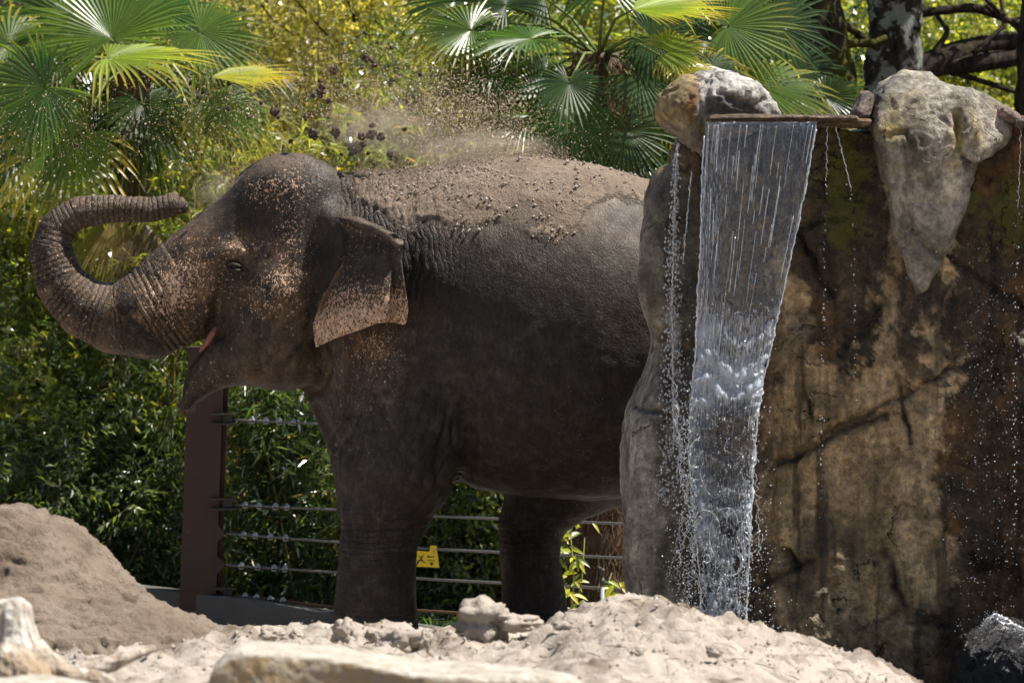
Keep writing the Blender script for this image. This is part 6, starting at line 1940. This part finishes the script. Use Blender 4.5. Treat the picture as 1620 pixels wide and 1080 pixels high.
# three-step blades that bend over
V = []; base = np.array([0])
S_ = unit(np.cross(unit(Dg), rng.normal(size=(n, 3)))); Dn = unit(Dg); wv = .006
ctr = [Pg + Dn * (Lg * t)[:, None] - np.array([0, 0, 1.]) * (Lg * .45 * t ** 2.5)[:, None] + np.stack([Dn[:, 0], Dn[:, 1], 0 * Lg], 1) * (Lg * .4 * t * t)[:, None] for t in (0, .35, .7, 1.)]
VV = np.stack([ctr[0] - S_ * wv, ctr[0] + S_ * wv, ctr[1] - S_ * wv, ctr[1] + S_ * wv, ctr[2] - S_ * wv * .8, ctr[2] + S_ * wv * .8, ctr[3]], 1).reshape(-1, 3)
i_ = np.arange(n)[:, None] * 7
Q = np.concatenate([i_ + [0, 1, 3, 2], i_ + [2, 3, 5, 4]]); T = i_ + [4, 5, 6]
mb = MB(); mb.add(VV, Q, T, np.repeat(Cg, 7, 0)); tag(mb.build('grass', M['leaf'], None, False), kind='stuff')
#@@END_FOLIAGE
#@@DUST
# ------------------------------------------------------------------ thrown sand
M['clod'] = simple('damp_clod', (.055, .034, .026), (.11, .072, .055), 40, .9, 90, .004, .9)
clods = [(497, 212, 8), (532, 210, 7), (556, 210, 8), (572, 215, 6), (586, 213, 7), (601, 217, 6), (561, 236, 10), (589, 198, 5), (507, 148, 7), (495, 152, 4), (510, 138, 5), (436, 178, 8), (484, 184, 5), (521, 160, 5), (617, 245, 5), (627, 250, 3), (574, 228, 5), (548, 228, 4), (529, 110, 6), (580, 92, 6), (592, 102, 5),
         (577, 52, 4), (506, 128, 4), (566, 148, 3), (608, 172, 3), (413, 162, 4), (398, 150, 4), (459, 224, 4), (393, 185, 4), (361, 172, 4), (640, 205, 4), (598, 190, 4), (551, 198, 3), (520, 186, 3), (582, 243, 3), (540, 245, 3), (620, 75, 4), (650, 60, 3), (120, 230, 4), (137, 218, 3), (205, 208, 3), (175, 231, 3), (665, 118, 4), (700, 150, 3), (545, 135, 3), (470, 130, 3)]
protos = []
for q in range(4):
    V, F = rough_ball((0, 0, 0), 1.0, 3, 40 + q, (1, .9, 1.1), .7); me = raw_mesh('clod', V, F); me.materials.append(M['clod']); protos.append(me)
def where(x, y):
    h = 'high' if y < 140 else 'low'
    return h
for k, (x, y, r) in enumerate(clods):
    o = bpy.data.objects.new('dirt_clod', protos[k % 4]); COL.objects.link(o)
    Y = random.uniform(-.15, .15)
    o.location = tuple(PX(x, y, Y)); s = r / 300 * (1.0 if r > 4 else .85); o.scale = (s, s, s); o.rotation_euler = (random.uniform(0, 6), random.uniform(0, 6), random.uniform(0, 6))
    big = {(556, 210): 'third dark clod from the left in the row above the neck', (572, 215): 'fourth clod from the left in the row above the neck, touching the fifth', (586, 213): 'fifth clod from the left in the row above the neck', (601, 217): 'pale crumbly clod at the right end of the row above the neck', (589, 198): 'small dark clod floating just above the fifth clod of the row',
           (484, 184): 'dark clod between the lone forehead clod and the one over the crown', (510, 138): 'dark clod just above the large one high over the crown', (521, 160): 'dark clod just below and right of the large one high over the crown', (617, 245): 'dark clod low over the back, right of the crumbly largest clod', (574, 228): 'dark clod just below the fourth clod of the row',
           (529, 110): 'brown clod in the pale leaves, higher than the crown group', (580, 92): 'left one of two brown clods high up in the pale leaves', (592, 102): 'right one of two brown clods high up in the pale leaves', (561, 236): 'largest crumbly dirt clod in the air, lowest of the cluster above the neck', (497, 212): 'elongated dark dirt clod flying just above the back of the head', (436, 178): 'dirt clod flying alone above the forehead',
           (532, 210): 'round dark dirt clod second from left in the row above the neck', (507, 148): 'dark dirt clod flying high over the crown of the head'}.get((x, y))
    if big: tag(o, big, 'dirt clod', 'dirt clods in the air')
    elif r >= 5: tag(o, 'dark dirt clod flying in the loose cluster above the neck and head', 'dirt clod', 'dirt clods in the air')
    else: tag(o, 'small brown dirt clod drifting in the sandy spray', 'dirt clod', 'dirt clods in the air')
b = NB('flying_grain'); b.fin(b.mix(b.noise(50, 2), (.50, .39, .29), (.26, .18, .13)), .9); M['grain'] = b.m
def cloud(n, fn, r0, r1, pw=2.5):
    P = []; 
    for k in range(n):
        x, y, Y = fn(); P.append(PX(x, y, Y))
    R = r0 + (r1 - r0) * rng.random(n) ** pw
    return np.array(P), R
def arc(x):                                            # centre line of the spray
    return np.interp(x, [-40, 60, 150, 260, 350, 450, 550, 640, 720, 800, 880], [235, 215, 195, 170, 165, 150, 150, 160, 170, 195, 225])
g = random.gauss
Ps = []; Rs = []
for n_, fn, a, b_, pw in (
    (12000, lambda: (lambda x: (x, arc(x) + g(0, 48), g(0, .28)))(g(600, 150)), .0016, .0046, 3),
    (9000, lambda: (lambda x: (x, arc(x) + g(10, 34), g(0, .2)))(g(740, 70)), .0018, .0048, 2.2),
    (3600, lambda: (lambda x: (x, arc(x) + g(0, 60), g(0, .3)))(random.uniform(-20, 420)), .0016, .0048, 3),
    (1100, lambda: (random.uniform(0, 420), random.uniform(0, 240), g(0, .3)), .0012, .0030, 2),
    (5500, lambda: (lambda x: (x, np.interp(x, [560, 700, 830, 900], [272, 262, 250, 258]) - abs(g(0, 12)), g(0, .2)))(random.uniform(560, 900)), .0012, .003, 2),
    (3500, lambda: (lambda t: (308 + 75 * t + g(0, 8 + 16 * t), 325 - 70 * t + g(0, 8 + 14 * t), g(0, .06)))(random.random()), .0008, .0018, 2),
    (1800, lambda: (g(490, 30), random.uniform(640, 960), g(-.1, .1)), .0007, .0016, 2),
    (1200, lambda: (random.uniform(0, 900), random.uniform(0, 1000), g(-.3, .5)), .0007, .0016, 2)):
    P, R = cloud(int(n_ * 1.25), fn, a * .38, b_ * .62, pw + 1.5); Ps.append(P); Rs.append(R)
P = np.concatenate(Ps); R = np.concatenate(Rs)
o4 = np.array([[1, 1, 1], [-1, -1, 1], [-1, 1, -1], [1, -1, -1]], float)
Rm = rng.normal(size=(len(P), 3, 3)) * .35 + np.eye(3)
V = P[:, None] + np.einsum('nij,kj->nki', Rm, o4) * R[:, None, None]
T = (np.array([[0, 1, 2], [0, 3, 1], [0, 2, 3], [1, 3, 2]])[None] + (np.arange(len(P)) * 4)[:, None, None]).reshape(-1, 3)
tag(link('flying_sand', raw_mesh('flying_sand', V.reshape(-1, 3), T, False), M['grain']), kind='stuff')
# fine dust hanging in the air over the back: a real cloud of thin density
b = NB('hanging_dust'); b.t.nodes.remove(b.p)
v = b.n('VolumePrincipled'); b.set(v.inputs['Color'], (.80, .66, .52, 1))
tc = b.n('TexCoord').outputs['Object']
ln = b.n('VectorMath', operation='LENGTH'); b.set(ln.inputs[0], tc)
fall_ = b.ramp(ln.outputs['Value'], 1.0, .15)
nz_ = b.noise(2.4, 4, .6, tc, .6)
b.set(v.inputs['Density'], b.math('MULTIPLY', b.math('MULTIPLY', fall_, b.ramp(nz_, .34, .72)), 8.0)); v.inputs['Anisotropy'].default_value = .2
b.t.links.new(v.outputs[0], b.out.inputs['Volume'])
for (x, y, rx, ry, rz) in ((735, 235, 170, .30, 42), (600, 205, 120, .25, 60), (345, 300, 45, .10, 45)):
    V_, F_ = uv_ball((0, 0, 0), 1.0, 24, 14)
    me = raw_mesh('dust_cloud', V_, np.array(F_))
    o = tag(link('dust_cloud', me, b.m), kind='stuff'); o.location = tuple(PX(x, y, 0)); o.scale = (rx / 300, ry, rz / 300)
SC.cycles.volume_step_rate = 3.0
SC.cycles.volume_max_steps = 64
#@@END
